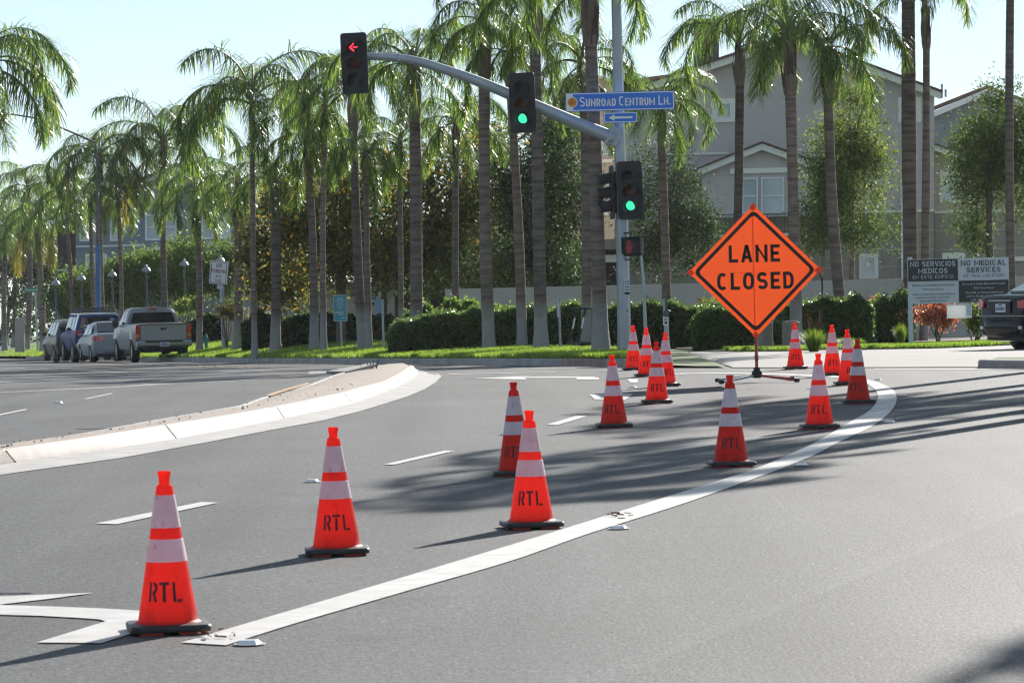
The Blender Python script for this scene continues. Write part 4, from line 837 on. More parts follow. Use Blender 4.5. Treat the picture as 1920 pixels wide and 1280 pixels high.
# blue-painted back of a sign
t, o, dd, q, p_ = post_thing('traffic_sign', 'plain pale blue back of a small sign on a thin post by the hedge end', 'sign', (720, 656))
mb = MB(); mb.tube([q(720, 657), q(716.5, 562)], 2.2 / p_, 8); mb.build('post', M['steel'], t, smooth=40)
panel('panel', q(711.5, 574, .05), 16 / p_, 26 / p_, .012, .02, M['back_blue'], t)
# posts around the signal
def pole(name, label, cat, pts, rad, dd=None, head=None, group=None):
    t, o, d_, q, p_ = post_thing(name, label, cat, pts[0], dd, group); mb = MB(); mb.tube([q(*a) for a in pts], [r_ / p_ for r_ in rad], 8); mb.build('post', M['steel'], t, smooth=40); return t, q, p_
t, q, p_ = pole('sign_post', 'grey steel sign post seen edge-on in the grass left of two scooters', 'post', [(1051, 656), (1048, 559)], [2.4, 2.0])
panel('plate', q(1046.5, 578, -.05), .05, 33 / p_, .22, .006, M['offwhite'], t)
mb = MB(); mb.box(q(1049, 563, -.05), (.03, .06, .03)); mb.build('bolt', M['steel_dark'], t)
t, q, p_ = pole('sign_post', 'grey steel post with an edge-on sign just right of the signal pole', 'post', [(1212, 655), (1206, 523), (1201, 470)], [3.4, 3.0, 2.2], 83)
panel('plate', q(1209, 553, -.05), .05, 34 / p_, .20, .006, M['steel'], t)
mb = MB(); mb.box(q(1207.5, 526, -.06), (.05, .05, .05), bev=.01); mb.box(q(1208, 554, -.06), (.09, .09, .04), bev=.01); mb.build('clamp', M['steel'], t)
t, q, p_ = pole('button_post', 'short grey post with a pedestrian button and a small white sign', 'post', [(1252, 662), (1246.5, 560)], [4.6, 4.4])
cc = q(1248.5, 601.5, -.12); pn = panel('button_sign', cc, 10.5 / p_, 17 / p_, .012, .02, M['white'], t); mb = MB(); mb.box(cc + Vector((0, -.006, -3.4 / p_)), (5 / p_, .004, 5 / p_)); mb.box(cc + Vector((0, -.006, 4.6 / p_)), (6 / p_, .004, 1 / p_)); mb.box(cc + Vector((0, -.006, 2.2 / p_)), (6.5 / p_, .004, 1 / p_)); mb.build('print', M['sign_dark'], pn)
mb = MB(); mb.box(q(1249, 588, -.1), (.11, .12, .13), bev=.02); mb.tube([q(1247, 588, -.1), q(1253, 581.5, -.1), q(1257, 584, -.1)], .02, 6); mb.build('push_button', M['steel_dark'], t, smooth=40)
mb = MB(); mb.box(q(1249.5, 573, -.06), (.05, .08, .32)); mb.build('conduit', M['steel_dark'], t)
# green street blade at the far left
t, o, dd, q, p_ = post_thing('street_name_sign', 'small green Promenade Park street sign among the far left palms', 'sign', (71, 659))
mb = MB(); mb.tube([q(71, 662), q(66, 546)], 1.9 / p_, 8); mb.build('post', M['steel'], t, smooth=40)
cc = q(66.5, 543, -.1); wd, ht = 42 / p_, 9 / p_; pts = [cc + Vector((x / p_, 0, z / p_)) for x, z in ((-21, 4.6), (16, 4.6), (21, 0), (16, -4.6), (-21, -4.6))]; mb = MB(); mb.poly_prism(pts, (0, .015, 0)); pn = mb.build('panel', M['green_sign'], t)
mb = MB(); font_text(mb, 'Promenade Park', lambda x, z: Vector((x, cc.y - .006, z)), 5.2 / p_, cc.x - 1.5 / p_, cc.z - 1.6 / p_, 33 / p_); mb.build('lettering', M['white'], pn)
# hydrant
t, o, dd, q, p_ = post_thing('fire_hydrant', 'teal fire hydrant in the grass between a palm and the parking sign', 'hydrant', (387, 656))
mb = MB(); s_ = 32 / p_ / .8; mb.lathe([(.12 * s_, 0), (.12 * s_, .03), (.075 * s_, .04), (.075 * s_, .52 * s_), (.1 * s_, .53 * s_), (.1 * s_, .57 * s_), (.08 * s_, .64 * s_), (.04 * s_, .72 * s_), (.03 * s_, .8 * s_), (.0001, .8 * s_)], 14); mb.build('barrel', M['hydrant'], t, smooth=35)
for sx in (-1, 1): mb = MB(); mb.tube([(0, 0, .42 * s_), (sx * .14 * s_, 0, .42 * s_)], .05 * s_, 10); mb.build('outlet', M['hydrant'], t, smooth=35)
# parked scooters
def scooter(px_top, px_base, label, yaw):
    b = GV(*px_base); d_ = b.y; o = Vector((b.x, b.y, float(V(b.x, b.y)))); t = thing('kick_scooter', label, 'scooter', o, 0, 'rental scooters parked by the hedge'); p_ = F_PX / d_; q = lambda px, py, e=0: W(px, py, d_ + e) - o
    tp = q(*px_top); ft = Vector((0, -.1, .13)); bk = Vector((.55 * math.cos(yaw), .9 * math.sin(yaw), .12))
    def wheel(c, nm='wheel'):
        mb = MB(); mb.lathe([(.10, -.02), (.115, -.012), (.115, .012), (.10, .02)], 16, c, Matrix.Rotation(R(90), 3, 'X')); w_ = mb.build(nm, M['tyre'], t, smooth=40); mb = MB(); mb.lathe([(.0001, -.025), (.06, -.02), (.06, .02), (.0001, .025)], 12, c, Matrix.Rotation(R(90), 3, 'X')); mb.build('hub', M['steel_dark'], w_)
    wheel(Vector((ft.x, ft.y, .115))); wheel(Vector((bk.x, bk.y, .115)))
    mb = MB(); mb.tube([ft, tp], .028, 8); mb.build('stem', M['plastic'], t, smooth=40)
    a, b2 = ft.lerp(tp, .46), ft.lerp(tp, .80); mb = MB(); dv = (b2 - a); mid = (a + b2) / 2; rot = dv.to_track_quat('Z', 'Y').to_matrix(); mb.box(mid + Vector((0, -.035, 0)), (.062, .012, dv.length), rot); wp = mb.build('stem_label', M['white'], t); mb = MB()
    for k in range(3): mb.box(mid + Vector((0, -.043, 0)) + rot @ Vector((0, 0, (k - 1) * .1)), (.03, .004, .05), rot)
    mb.build('print', M['steel'], wp)
    mb = MB(); mb.tube([tp + Vector((-.22, 0, .0)), tp + Vector((-.1, 0, .05)), tp + Vector((.1, 0, .05)), tp + Vector((.24, 0, .02))], .022, 8); mb.box(tp + Vector((0, -.03, .04)), (.08, .06, .07), bev=.01); mb.build('handlebar', M['plastic'], t, smooth=40)
    mb = MB(); mb.tube([ft + Vector((0, .02, .0)), Vector((bk.x * .75, bk.y * .75, .12))], .05, 6); mb.box(Vector((bk.x * .55, bk.y * .55, .13)), (.5 * abs(math.cos(yaw)) + .1, .16, .035), bev=.01); mb.build('deck', M['plastic'], t)
    mb = MB(); mb.tube([Vector((.05, -.05, .22)), Vector((.12, -.05, .03))], .012, 6); mb.build('kickstand', M['steel'], t)
scooter((1080, 584), (1068, 654), 'black rental scooter nearer the sign post, white strip on its stem', .3)
scooter((1097, 582), (1084, 655), 'black rental scooter nearer the palm trunk, white strip on its stem', .2)
# concrete litter bins
def bin_(px0, px1, ytop, ybot, label):
    c_ = (px0 + px1) / 2; b = GV(c_, ybot - 2); o = Vector((b.x, b.y, float(V(b.x, b.y)))); p_ = F_PX / b.y; r_ = (px1 - px0) / 2 / p_; h_ = (ybot - ytop) / p_
    t = thing('litter_bin', label, 'bin', o, 0, 'concrete litter bins'); mb = MB(); mb.lathe([(r_ * .97, 0), (r_, .03), (r_, h_ - .06), (r_ * 1.03, h_ - .05), (r_ * 1.03, h_ - .01), (r_ * .98, h_), (r_ * .8, h_), (r_ * .78, h_ - .12), (.0001, h_ - .12)], 28); bd = mb.build('body', M['conc_bin'], t, smooth=35)
    mb = MB(); mb.lathe([(r_ * .80, h_ + .003), (r_ * .79, h_ + .02), (r_ * .55, h_ + .022), (r_ * .5, h_ - .05), (.0001, h_ - .1)], 28); mb.build('lid', M['conc_bin'], t, smooth=35)
bin_(1419, 1450, 606, 659, 'round concrete bin behind the mast of the lane closed sign')
bin_(1467, 1500, 605, 658, 'round concrete bin behind the sunlit cone and beside the grass tuft')
# lamp posts in the park on the left
for px, py, lb in ((152, 518, 'dome lamp post behind the blue SUV roof rack'), (210, 511, 'dome lamp post just right of the blue pole'), (274, 502, 'dome lamp post above the gap behind the pickup cab'), (345, 491, 'dome lamp post above the right end of the pickup'), (413, 484, 'dome lamp post peeking over the no parking sign'), (104, 527, 'dome lamp post mostly hidden by hanging palm fronds')):
    d_ = 166.; b = W(px, py, d_); gz_ = float(V(b.x, b.y)); o = Vector((b.x, b.y, gz_)); t = thing('lamp_post', lb, 'lamp post', o, 0, 'dome lamp posts along the park path'); H = b.z - gz_; p_ = F_PX / d_
    mb = MB(); mb.tube([(0, 0, 0), (0, 0, .25), (0, 0, .3), (0, 0, H - .1)], [.09, .09, .05, .042], 8); mb.build('post', M['steel_dark'], t, smooth=40)
    mb = MB(); mb.lathe([(.03, H - .22), (.06, H - .2), (.06, H - .12), (.20, H - .16), (.205, H - .13), (.15, H - .02), (.075, H + .03), (.06, H + .03), (.06, H + .1), (.03, H + .13), (.0001, H + .13)], 18); mb.build('lamp_shade', M['steel'], t, smooth=35)
# tall street light far left with its lower half painted blue
d_ = 160.; b = W(184, 600, d_); o = Vector((b.x, b.y, float(V(b.x, b.y)))); t = thing('street_light', 'tall street light with a long arm, lower pole painted blue', 'street light', o); q = lambda px, py, e=0: W(px, py, d_ + e) - o; p_ = F_PX / d_
mb = MB(); mb.tube([(0, 0, 0), q(183, 458)], [5 / p_, 4.6 / p_], 12); mb.build('painted_pole', M['blue_wrap'], t, smooth=40)
mb = MB(); mb.tube([q(183, 458), q(181, 300), q(179.5, 270)], [1.9 / p_, 1.6 / p_, 1.5 / p_], 10); mb.tube(catmull([q(179.5, 268), q(150, 255), q(110, 238), (q(70, 223)), q(20, 214)], 4), list(np.linspace(1.9, 1.4, 17) / p_), 8); mb.build('pole_and_arm', M['steel_dark'], t, smooth=40)
mb = MB(); mb.box(q(3, 214), (36 / p_, .22, 5 / p_), Matrix.Rotation(R(2), 3, 'Y'), bev=.05); mb.build('lamp_head', M['offwhite'], t)

# ================================================================== VEHICLES
def loft(ctrl, wheels, r_arch, z_sill, n_x=.09):
    """ctrl rows: x, half width bottom, half width mid, z mid, half width belt, z belt, half width roof, z roof"""
    c = np.array(ctrl, float); x0, x1 = c[0, 0], c[-1, 0]; xs = sorted(set(list(np.round(np.arange(x0, x1, n_x), 4)) + list(np.round(c[:, 0], 4)) + [round(w_ + r_arch * math.cos(R(a)), 4) for w_ in wheels for a in range(0, 181, 15)]))
    xs = [x for x in xs if x0 <= x <= x1]; rows = []
    for x in xs:
        hb, hm, zm, hl, zl, hr, zr = (np.interp(x, c[:, 0], c[:, k]) for k in range(1, 8)); zb = z_sill + (.12 * smooth(.45, 0, min(x - x0, x1 - x)) if True else 0)
        for w_ in wheels:
            if abs(x - w_) < r_arch: zb = max(zb, r_arch * .98 * math.sqrt(max(0, 1 - ((x - w_) / r_arch) ** 2)) + .32)
        zb = min(zb, zm - .03); half = [(hb * .86, zb + .0), (hb, zb + .02), (hm, zm), (hm * .4 + hl * .6, zl - (zl - zm) * .18), (hl, zl), (hr + (hl - hr) * .12, zr - (zr - zl) * .12), (hr * .86, zr - .0 * (zr - zl)), (hr * .4, zr + .02 * min(1, (zr - zl) * 4)), ]
        rows.append([Vector((x, y, z)) for y, z in half] + [Vector((x, -y, z)) for y, z in half[::-1]])
    mb = MB(); n = len(rows[0]); mb.add([p for r_ in rows for p in r_], [(i * n + k, i * n + (k + 1) % n, (i + 1) * n + (k + 1) % n, (i + 1) * n + k) for i in range(len(rows) - 1) for k in range(n)] + [tuple(range(n))[::-1], tuple(range((len(rows) - 1) * n, len(rows) * n))])
    return mb
def wheel(t, x, y, r, wdt=.2):
    s = 1 if y > 0 else -1; Rm = Matrix.Rotation(R(90), 3, 'X'); c_ = Vector((x, y - s * wdt / 2, r))
    mb = MB(); mb.lathe([(r * .62, -wdt / 2), (r * .9, -wdt / 2), (r, -wdt / 2 + .03), (r, wdt / 2 - .03), (r * .9, wdt / 2), (r * .62, wdt / 2)], 28, c_, Rm); w_ = mb.build('wheel', M['tyre'], t, smooth=35)
    mb = MB(); o_ = s * (wdt / 2 - .015); mb.lathe([(r * .62, 0), (r * .56, -s * -.0), (r * .53, s * .03), (r * .5, s * .0)], 24, c_ + Vector((0, o_, 0)), Rm)
    for k in range(6):
        a = R(60 * k); mb.box(c_ + Vector((math.cos(a) * r * .3, o_ - s * .01, math.sin(a) * r * .3)), (r * .62, .025, r * .16), Matrix.Rotation(-a, 3, 'Y'))
    mb.lathe([(.0001, .0), (r * .14, .0)], 12, c_ + Vector((0, o_ + s * .012, 0)), Rm); mb.build('rim', M['rim'], w_)
    mb = MB(); mb.lathe([(.0001, 0), (r * .6, 0)], 20, c_ + Vector((0, o_ - s * .06, 0)), Rm); mb.build('brake', M['plastic'], w_)
def quad_part(name, pts, mat, parent, off=.008, th=None):
    p = [Vector(a) for a in pts]; nrm = (p[1] - p[0]).cross(p[2] - p[1]).normalized(); cc = sum(p, Vector()) / len(p); cen_ = Vector((1.5, 0, .9))
    if nrm.dot(cc - cen_) < 0: nrm = -nrm
    mb = MB(); mb.poly_prism([a + nrm * off for a in p], -nrm * (th or .012)); return mb.build(name, mat, parent)
def plate_part(t, c, yaw_n, w_=.305, h_=.153):
    mb = MB(); mb.box(c, (.01, w_, h_)); pl_ = mb.build('number_plate', M['plate'], t); mb = MB()
    for k in range(7): mb.box(Vector(c) + Vector((-.007, (k - 3) * .037, -.012)), (.003, .022, .062))
    mb.box(Vector(c) + Vector((-.007, 0, .052)), (.003, .13, .022)); mb.build('plate_print', M['plate_ink'], pl_); return pl_
def underside(t, x0, x1, hw, z=.42): mb = MB(); mb.box(((x0 + x1) / 2, 0, z), (x1 - x0, hw * 2, .3)); mb.build('chassis', M['plastic'], t)
HEAD = R(90 + 14.5)
def place_vehicle(name, label, cat, px, py, d_, lat, group=None, yaw=HEAD):
    b = W(px, py, d_); o = Vector((b.x, d_, float(rz(d_)))); t = thing(name, label, cat, o, yaw, group); return t
# -- silver pickup
PK = place_vehicle('pickup_truck', 'silver pickup truck with its tailgate shut, nearest of the parked vehicles', 'pickup truck', 298, 677, 129, 0, 'vehicles parked along the far kerb')
bed = [(-1.12, .90, .97, .78, .97, 1.26, .88, 1.32), (1.15, .90, .98, .78, .97, 1.26, .88, 1.32)]
body = loft([(-1.10, .88, .97, .80, .965, 1.24, .93, 1.315), (1.10, .90, .98, .80, .97, 1.24, .93, 1.315), (1.14, .90, .98, .80, .97, 1.26, .80, 1.70), (1.34, .90, .98, .80, .97, 1.26, .74, 1.86), (2.35, .90, .98, .80, .97, 1.24, .74, 1.86), (3.05, .90, .98, .80, .95, 1.20, .82, 1.24), (4.1, .88, .97, .78, .90, 1.12, .80, 1.15), (4.32, .80, .9, .7, .8, .98, .7, 1.0)], (0, 3.55), .44, .40).build('body', M['silver'], PK, smooth=32)
underside(PK, -1.0, 4.2, .78, .5)
mb = MB(); mb.box((-.0, 0, 1.322), (2.1, 1.60, .02)); mb.build('bed_cavity_shade', M['plastic'], PK)  # dark plate painting in the shaded hollow of the open bed
mb = MB(); mb.box((-1.13, 0, 1.03), (.06, 1.56, .58), bev=.015); tg = mb.build('tailgate', M['silver_tail'], PK); mb = MB(); mb.box((-1.15, 0, 1.315), (.09, 1.6, .035), bev=.008); mb.build('tailgate_cap', M['plastic'], tg)
mb = MB(); mb.box((-1.165, 0, 1.155), (.02, .2, .075), bev=.01); mb.build('handle', M['plastic'], tg)
mb = MB(); mb.box((-1.15, 0, .755), (.05, 1.58, .04)); mb.build('tailgate_seam', M['silver'], tg)
for s in (1, -1):
    mb = MB(); mb.box((-1.12, s * .885, 1.06), (.09, .155, .47), bev=.02); tl = mb.build('tail_lamp', M['tail'], PK); mb = MB(); mb.box((-1.168, s * .885, .93), (.012, .13, .12)); mb.build('amber_lens', M['tail_amber'], tl)
mb = MB(); mb.box((-1.22, 0, .64), (.2, 1.92, .2), bev=.05); bp_ = mb.build('rear_bumper', M['chrome'], PK); mb = MB(); mb.box((-1.26, 0, .745), (.12, 1.3, .02)); mb.build('step_pad', M['plastic'], bp_)
plate_part(PK, Vector((-1.325, .0, .63)), 0)
quad_part('rear_window', [(1.095, .78, 1.36), (1.095, -.78, 1.36), (1.14, -.68, 1.70), (1.14, .68, 1.70)], M['glass_dark'], PK, .02, .05)
mb = MB(); mb.box((1.20, 0, 1.845), (.08, .32, .045), bev=.01); mb.build('brake_lamp', M['tail'], PK)
for s in (1, -1):
    quad_part('side_window', [(1.32, s * .945, 1.30), (1.95, s * .945, 1.29), (1.92, s * .79, 1.74), (1.42, s * .79, 1.74)], M['glass_dark'], PK, .012)
    quad_part('side_window', [(2.02, s * .945, 1.29), (2.85, s * .935, 1.26), (2.36, s * .79, 1.74), (1.99, s * .79, 1.74)], M['glass_dark'], PK, .012)
    mb = MB(); mb.box((2.62, s * 1.10, 1.33), (.10, .2, .26), bev=.03); mb.build('wing_mirror', M['plastic'], PK)
    mb = MB(); mb.box((2.05, s * .985, 1.08), (.16, .02, .03)); mb.build('door_handle', M['plastic'], PK)
    for x in (0, 3.55): wheel(PK, x, s * .96, .38, .25)
quad_part('windscreen', [(2.42, .70, 1.80), (2.42, -.70, 1.80), (3.02, -.82, 1.27), (3.02, .82, 1.27)], M['glass_dark'], PK, .012)
def sedan(t, mat, glass='glass_dark'):
    L0_ = -1.05
    body = loft([(L0_, .56, .62, .62, .58, .90, .46, .94), (L0_ + .035, .68, .74, .62, .70, .96, .55, 1.01), (L0_ + .10, .76, .83, .62, .79, 1.0, .63, 1.055), (L0_ + .24, .81, .885, .63, .84, 1.015, .68, 1.07), (L0_ + .55, .82, .90, .64, .85, 1.03, .70, 1.08), (L0_ + .62, .82, .90, .64, .85, 1.03, .70, 1.09), (.45, .82, .905, .65, .86, .99, .60, 1.44), (1.25, .82, .905, .65, .86, .96, .60, 1.48), (1.75, .82, .905, .65, .86, .94, .60, 1.45), (2.65, .82, .90, .64, .82, .92, .70, .96), (3.5, .80, .88, .60, .76, .82, .62, .86), (3.75, .70, .8, .5, .66, .70, .5, .74)], (0, 2.75), .345, .20).build('body', mat, t, smooth=34)
    underside(t, -.9, 3.6, .68, .38)
    sec = [(.02, .30), (-.03, .33), (-.06, .42), (-.06, .56), (-.03, .64), (.05, .67), (.16, .66), (.16, .30)]; vs = []; nn_ = 19
    for k in range(nn_):
        y = -.885 + 1.77 * k / (nn_ - 1); e = abs(y / .885); vs += [Vector((-1.03 + .34 * e ** 5 + dx * (1 - .4 * e ** 6), y * (1 - .0 * dx), z)) for dx, z in sec]
    mb = MB(); mb.add(vs, [(i * 8 + k, i * 8 + (k + 1) % 8, (i + 1) * 8 + (k + 1) % 8, (i + 1) * 8 + k) for i in range(nn_ - 1) for k in range(8)] + [tuple(range(8)), tuple(range((nn_ - 1) * 8, nn_ * 8))]); mb.build('rear_bumper', mat, t, smooth=50)
    quad_part('rear_window', [(-.38, .64, 1.10), (-.38, -.64, 1.10), (.40, -.55, 1.43), (.40, .55, 1.43)], M[glass], t, .04, .05)
    quad_part('windscreen', [(1.85, .56, 1.42), (1.85, -.56, 1.42), (2.6, -.68, .99), (2.6, .68, .99)], M[glass], t, .012)
    for s in (1, -1):
        quad_part('side_window', [(-.25, s * .84, 1.06), (.72, s * .845, 1.01), (.72, s * .68, 1.36), (.40, s * .68, 1.34)], M[glass], t, .02)
        quad_part('side_window', [(.80, s * .845, 1.01), (1.95, s * .835, .97), (1.55, s * .68, 1.38), (.80, s * .68, 1.37)], M[glass], t, .02)
        mb = MB(); mb.box((1.78, s * .96, 1.0), (.12, .18, .12), bev=.03); mb.build('wing_mirror', mat, t)
        for x in (.55, 1.55): mb = MB(); mb.box((x, s * .895, .84), (.15, .02, .03)); mb.build('door_handle', M['chrome'], t)
        for x in (0, 2.75): wheel(t, x, s * .87, .32, .21)
    return body
SD = place_vehicle('sedan', 'silver sedan parked between the pickup and the blue SUV', 'car', 200 + 13.5, 678, 138.5, 0, 'vehicles parked along the far kerb')
sedan(SD, M['silver'])
for s in (1, -1): quad_part('tail_lamp', [(-.96, s * .76, .985), (-1.045, s * .50, .96), (-1.05, s * .50, .80), (-.97, s * .80, .78)], M['tail'], SD, .045, .07); quad_part('side_lamp', [(-.955, s * .77, .98), (-.78, s * .85, .975), (-.82, s * .875, .83), (-.965, s * .81, .79)], M['tail'], SD, .045, .07)
plate_part(SD, Vector((-1.075, 0, .80)), 0)
# -- blue SUV
SV = place_vehicle('off_road_vehicle', 'blue SUV with white roof, roof rack and a spare wheel on its back door', 'SUV', 142 + 39, 677, 144, 0, 'vehicles parked along the far kerb')
loft([(-.98, .84, .93, .80, .90, 1.16, .80, 1.22), (-.93, .86, .95, .80, .92, 1.20, .74, 1.80), (1.9, .86, .95, .80, .92, 1.17, .72, 1.82), (2.3, .86, .95, .80, .92, 1.15, .76, 1.24), (3.3, .86, .95, .80, .88, 1.08, .80, 1.12), (3.42, .8, .9, .7, .8, .95, .7, .98)], (0, 2.69), .46, .44).build('body', M['car_blue'], SV, smooth=32)
underside(SV, -.85, 3.3, .76, .55)
mb = MB(); mb.box((.55, 0, 1.835), (2.85, 1.42, .07), bev=.035); rf = mb.build('roof', M['car_white'], SV, smooth=40)
for s in (1, -1): quad_part('pillar', [(-.5, s * .925, 1.22), (-.92, s * .92, 1.22), (-.88, s * .745, 1.82), (-.45, s * .74, 1.82)], M['car_white'], SV, .012)
mb = MB()
for s in (1, -1): mb.tube([(-.75, s * .62, 1.96), (1.55, s * .62, 1.96)], .025, 6); mb.tube([(-.75, s * .62, 2.05), (1.55, s * .62, 2.05)], .02, 6)
for x in (-.75, 1.55): mb.tube([(x, -.62, 2.05), (x, .62, 2.05)], .02, 6); mb.tube([(x, -.62, 1.96), (x, .62, 1.96)], .025, 6)
for x in (-.75, 0, .8, 1.55):
    for s in (1, -1): mb.tube([(x, s * .62, 1.86), (x, s * .62, 2.05)], .018, 6)
for k in range(7): mb.tube([(-.6 + k * .33, -.62, 1.955), (-.6 + k * .33, .62, 1.955)], .014, 6)
mb.build('roof_rack', M['plastic'], SV)
quad_part('rear_window', [(-.965, .74, 1.32), (-.965, -.78, 1.32), (-.94, -.66, 1.74), (-.94, .66, 1.74)], M['glass_dark'], SV, .014)
for s in (1, -1):
    quad_part('side_window', [(-.42, s * .925, 1.24), (.35, s * .93, 1.24), (.35, s * .78, 1.72), (-.36, s * .78, 1.72)], M['glass_dark'], SV, .012)
    quad_part('side_window', [(.48, s * .93, 1.24), (1.75, s * .925, 1.23), (1.55, s * .78, 1.72), (.48, s * .78, 1.72)], M['glass_dark'], SV, .012)
    mb = MB(); mb.box((-.985, s * .80, 1.14), (.05, .24, .19), bev=.02); mb.build('tail_lamp', M['tail'], SV)
    mb = MB(); mb.box((-1.0, s * .72, .66), (.12, .44, .17), bev=.03); mb.build('bumper_corner', M['silver'], SV)
    mb = MB(); mb.box((1.62, s * 1.06, 1.27), (.1, .22, .24), bev=.03); mb.build('wing_mirror', M['plastic'], SV)
    for x in (0, 2.69): wheel(SV, x, s * .95, .41, .27)
    mb = MB(); n = 14; rr0, rr1 = .45, .56
    for x in (0, 2.69):
        for j in range(n):
            a0, a1 = R(5 + 170 * j / n), R(5 + 170 * (j + 1) / n)
            mb.add([(x + r_ * math.cos(a), s * .965, .41 + r_ * math.sin(a)) for a, r_ in ((a0, rr0), (a1, rr0), (a1, rr1), (a0, rr1))], [(0, 1, 2, 3)])
    mb.build('wheel_arch', M['plastic'], SV)
mb = MB(); mb.box((-.99, 0, .86), (.05, 1.72, .34), bev=.02); mb.box((-.97, 0, .56), (.1, 1.5, .2), bev=.03); mb.build('rear_cladding', M['plastic'], SV)
mb = MB(); mb.lathe([(.0001, -.12), (.33, -.12), (.37, -.09), (.38, 0), (.37, .06), (.3, .1)], 28, (-1.09, -.12, 1.12), Matrix.Rotation(R(90), 3, 'Y')); mb.build('spare_wheel_cover', M['plastic'], SV, smooth=35)
mb = MB(); mb.tube([(-.99, -.3, 1.5), (-1.01, .1, 1.40)], .012, 6); mb.build('wiper', M['plastic'], SV)
mb = MB(); mb.box((-.985, .52, 1.40), (.006, .15, .07)); mb.box((-.99, .50, 1.27), (.006, .2, .05)); mb.build('sticker', M['offwhite'], SV)
mb = MB(); mb.box((-.972, -.5, 1.64), (.006, .18, .08)); mb.build('sticker', M['back_blue'], SV)
# -- grey wagon in front of it
VN = place_vehicle('station_wagon', 'dark grey wagon parked at the far front of the row, mostly hidden', 'car', 110 + 33, 678, 149.5, 0, 'vehicles parked along the far kerb')
loft([(-1.0, .80, .90, .70, .86, 1.0, .74, 1.06), (-.9, .82, .92, .70, .88, 1.05, .66, 1.55), (-.5, .82, .92, .70, .88, 1.05, .64, 1.66), (1.5, .82, .92, .70, .88, 1.03, .64, 1.68), (2.55, .82, .92, .70, .84, 1.0, .72, 1.05), (3.5, .8, .9, .66, .78, .88, .66, .92), (3.75, .7, .8, .55, .66, .72, .5, .76)], (0, 2.8), .36, .24).build('body', M['grey_car'], VN, smooth=34)
underside(VN, -.9, 3.6, .7, .4)
for s in (1, -1):
    for a, b_ in (((-.72, 1.08), (.1, 1.08)), ((.18, 1.08), (1.05, 1.07))): quad_part('side_window', [(a[0], s * .875, a[1]), (b_[0], s * .875, b_[1]), (b_[0], s * .70, 1.56), (a[0] + .12, s * .70, 1.56)], M['glass_dark'], VN, .02)
    quad_part('side_window', [(1.12, s * .875, 1.07), (2.1, s * .86, 1.05), (1.55, s * .70, 1.57), (1.12, s * .70, 1.57)], M['glass_dark'], VN, .02)
    mb = MB(); mb.box((2.0, s * .99, 1.1), (.12, .2, .15), bev=.03); mb.build('wing_mirror', M['plastic'], VN)
    for x in (0, 2.8): wheel(VN, x, s * .90, .34, .22)
    mb = MB(); mb.tube([(-.6, s * .58, 1.72), (1.3, s * .58, 1.73)], .018, 6); mb.build('roof_rail', M['plastic'], VN)
quad_part('windscreen', [(1.6, .6, 1.62), (1.6, -.6, 1.62), (2.5, -.7, 1.06), (2.5, .7, 1.06)], M['glass_dark'], VN, .012)
quad_part('rear_window', [(-.93, .68, 1.12), (-.93, -.68, 1.12), (-.72, -.60, 1.55), (-.72, .60, 1.55)], M['glass_dark'], VN, .02)
# -- black sedan turning out at the right edge
dB = 68.5; YAW = R(90 - 62); fwd = Vector((math.cos(YAW), math.sin(YAW), 0)); lft = Vector((-math.sin(YAW), math.cos(YAW), 0))
lc = W(1831, 640, dB + .8); lc.z = 0   # rear-left corner
oB = lc + fwd * 1.03 - lft * .84; oB.z = float(V(oB.x, oB.y)) - .06 ; BK = thing('sedan', 'glossy black sedan cut off by the right edge of the picture', 'car', oB, YAW)
sedan(BK, M['car_black'], 'glass')
for s in (1, -1):
    quad_part('tail_lamp', [(-.96, s * .765, .985), (-1.045, s * .52, .955), (-1.05, s * .54, .83), (-.97, s * .80, .81)], M['tail'], BK, .04, .07); quad_part('side_lamp', [(-.955, s * .77, .98), (-.78, s * .85, .975), (-.82, s * .875, .86), (-.965, s * .81, .82)], M['tail'], BK, .02, .05)
plate_part(BK, Vector((-1.085, -.02, .83)), 0)
mb = MB(); mb.box((-1.07, 0, .855), (.02, .62, .24), bev=.008); mb.build('plate_recess', M['plastic'], BK)
mb = MB(); mb.box((-1.085, 0, .965), (.02, .7, .03), bev=.008); mb.box((-1.06, 0, .685), (.03, 1.5, .012)); mb.build('chrome_strip', M['chrome'], BK)
mb = MB(); mb.box((-1.075, .60, .47), (.012, .1, .06)); mb.build('reflector', M['offwhite'], BK); mb = MB(); mb.box((-1.075, -.60, .47), (.012, .1, .06)); mb.build('reflector', M['offwhite'], BK)

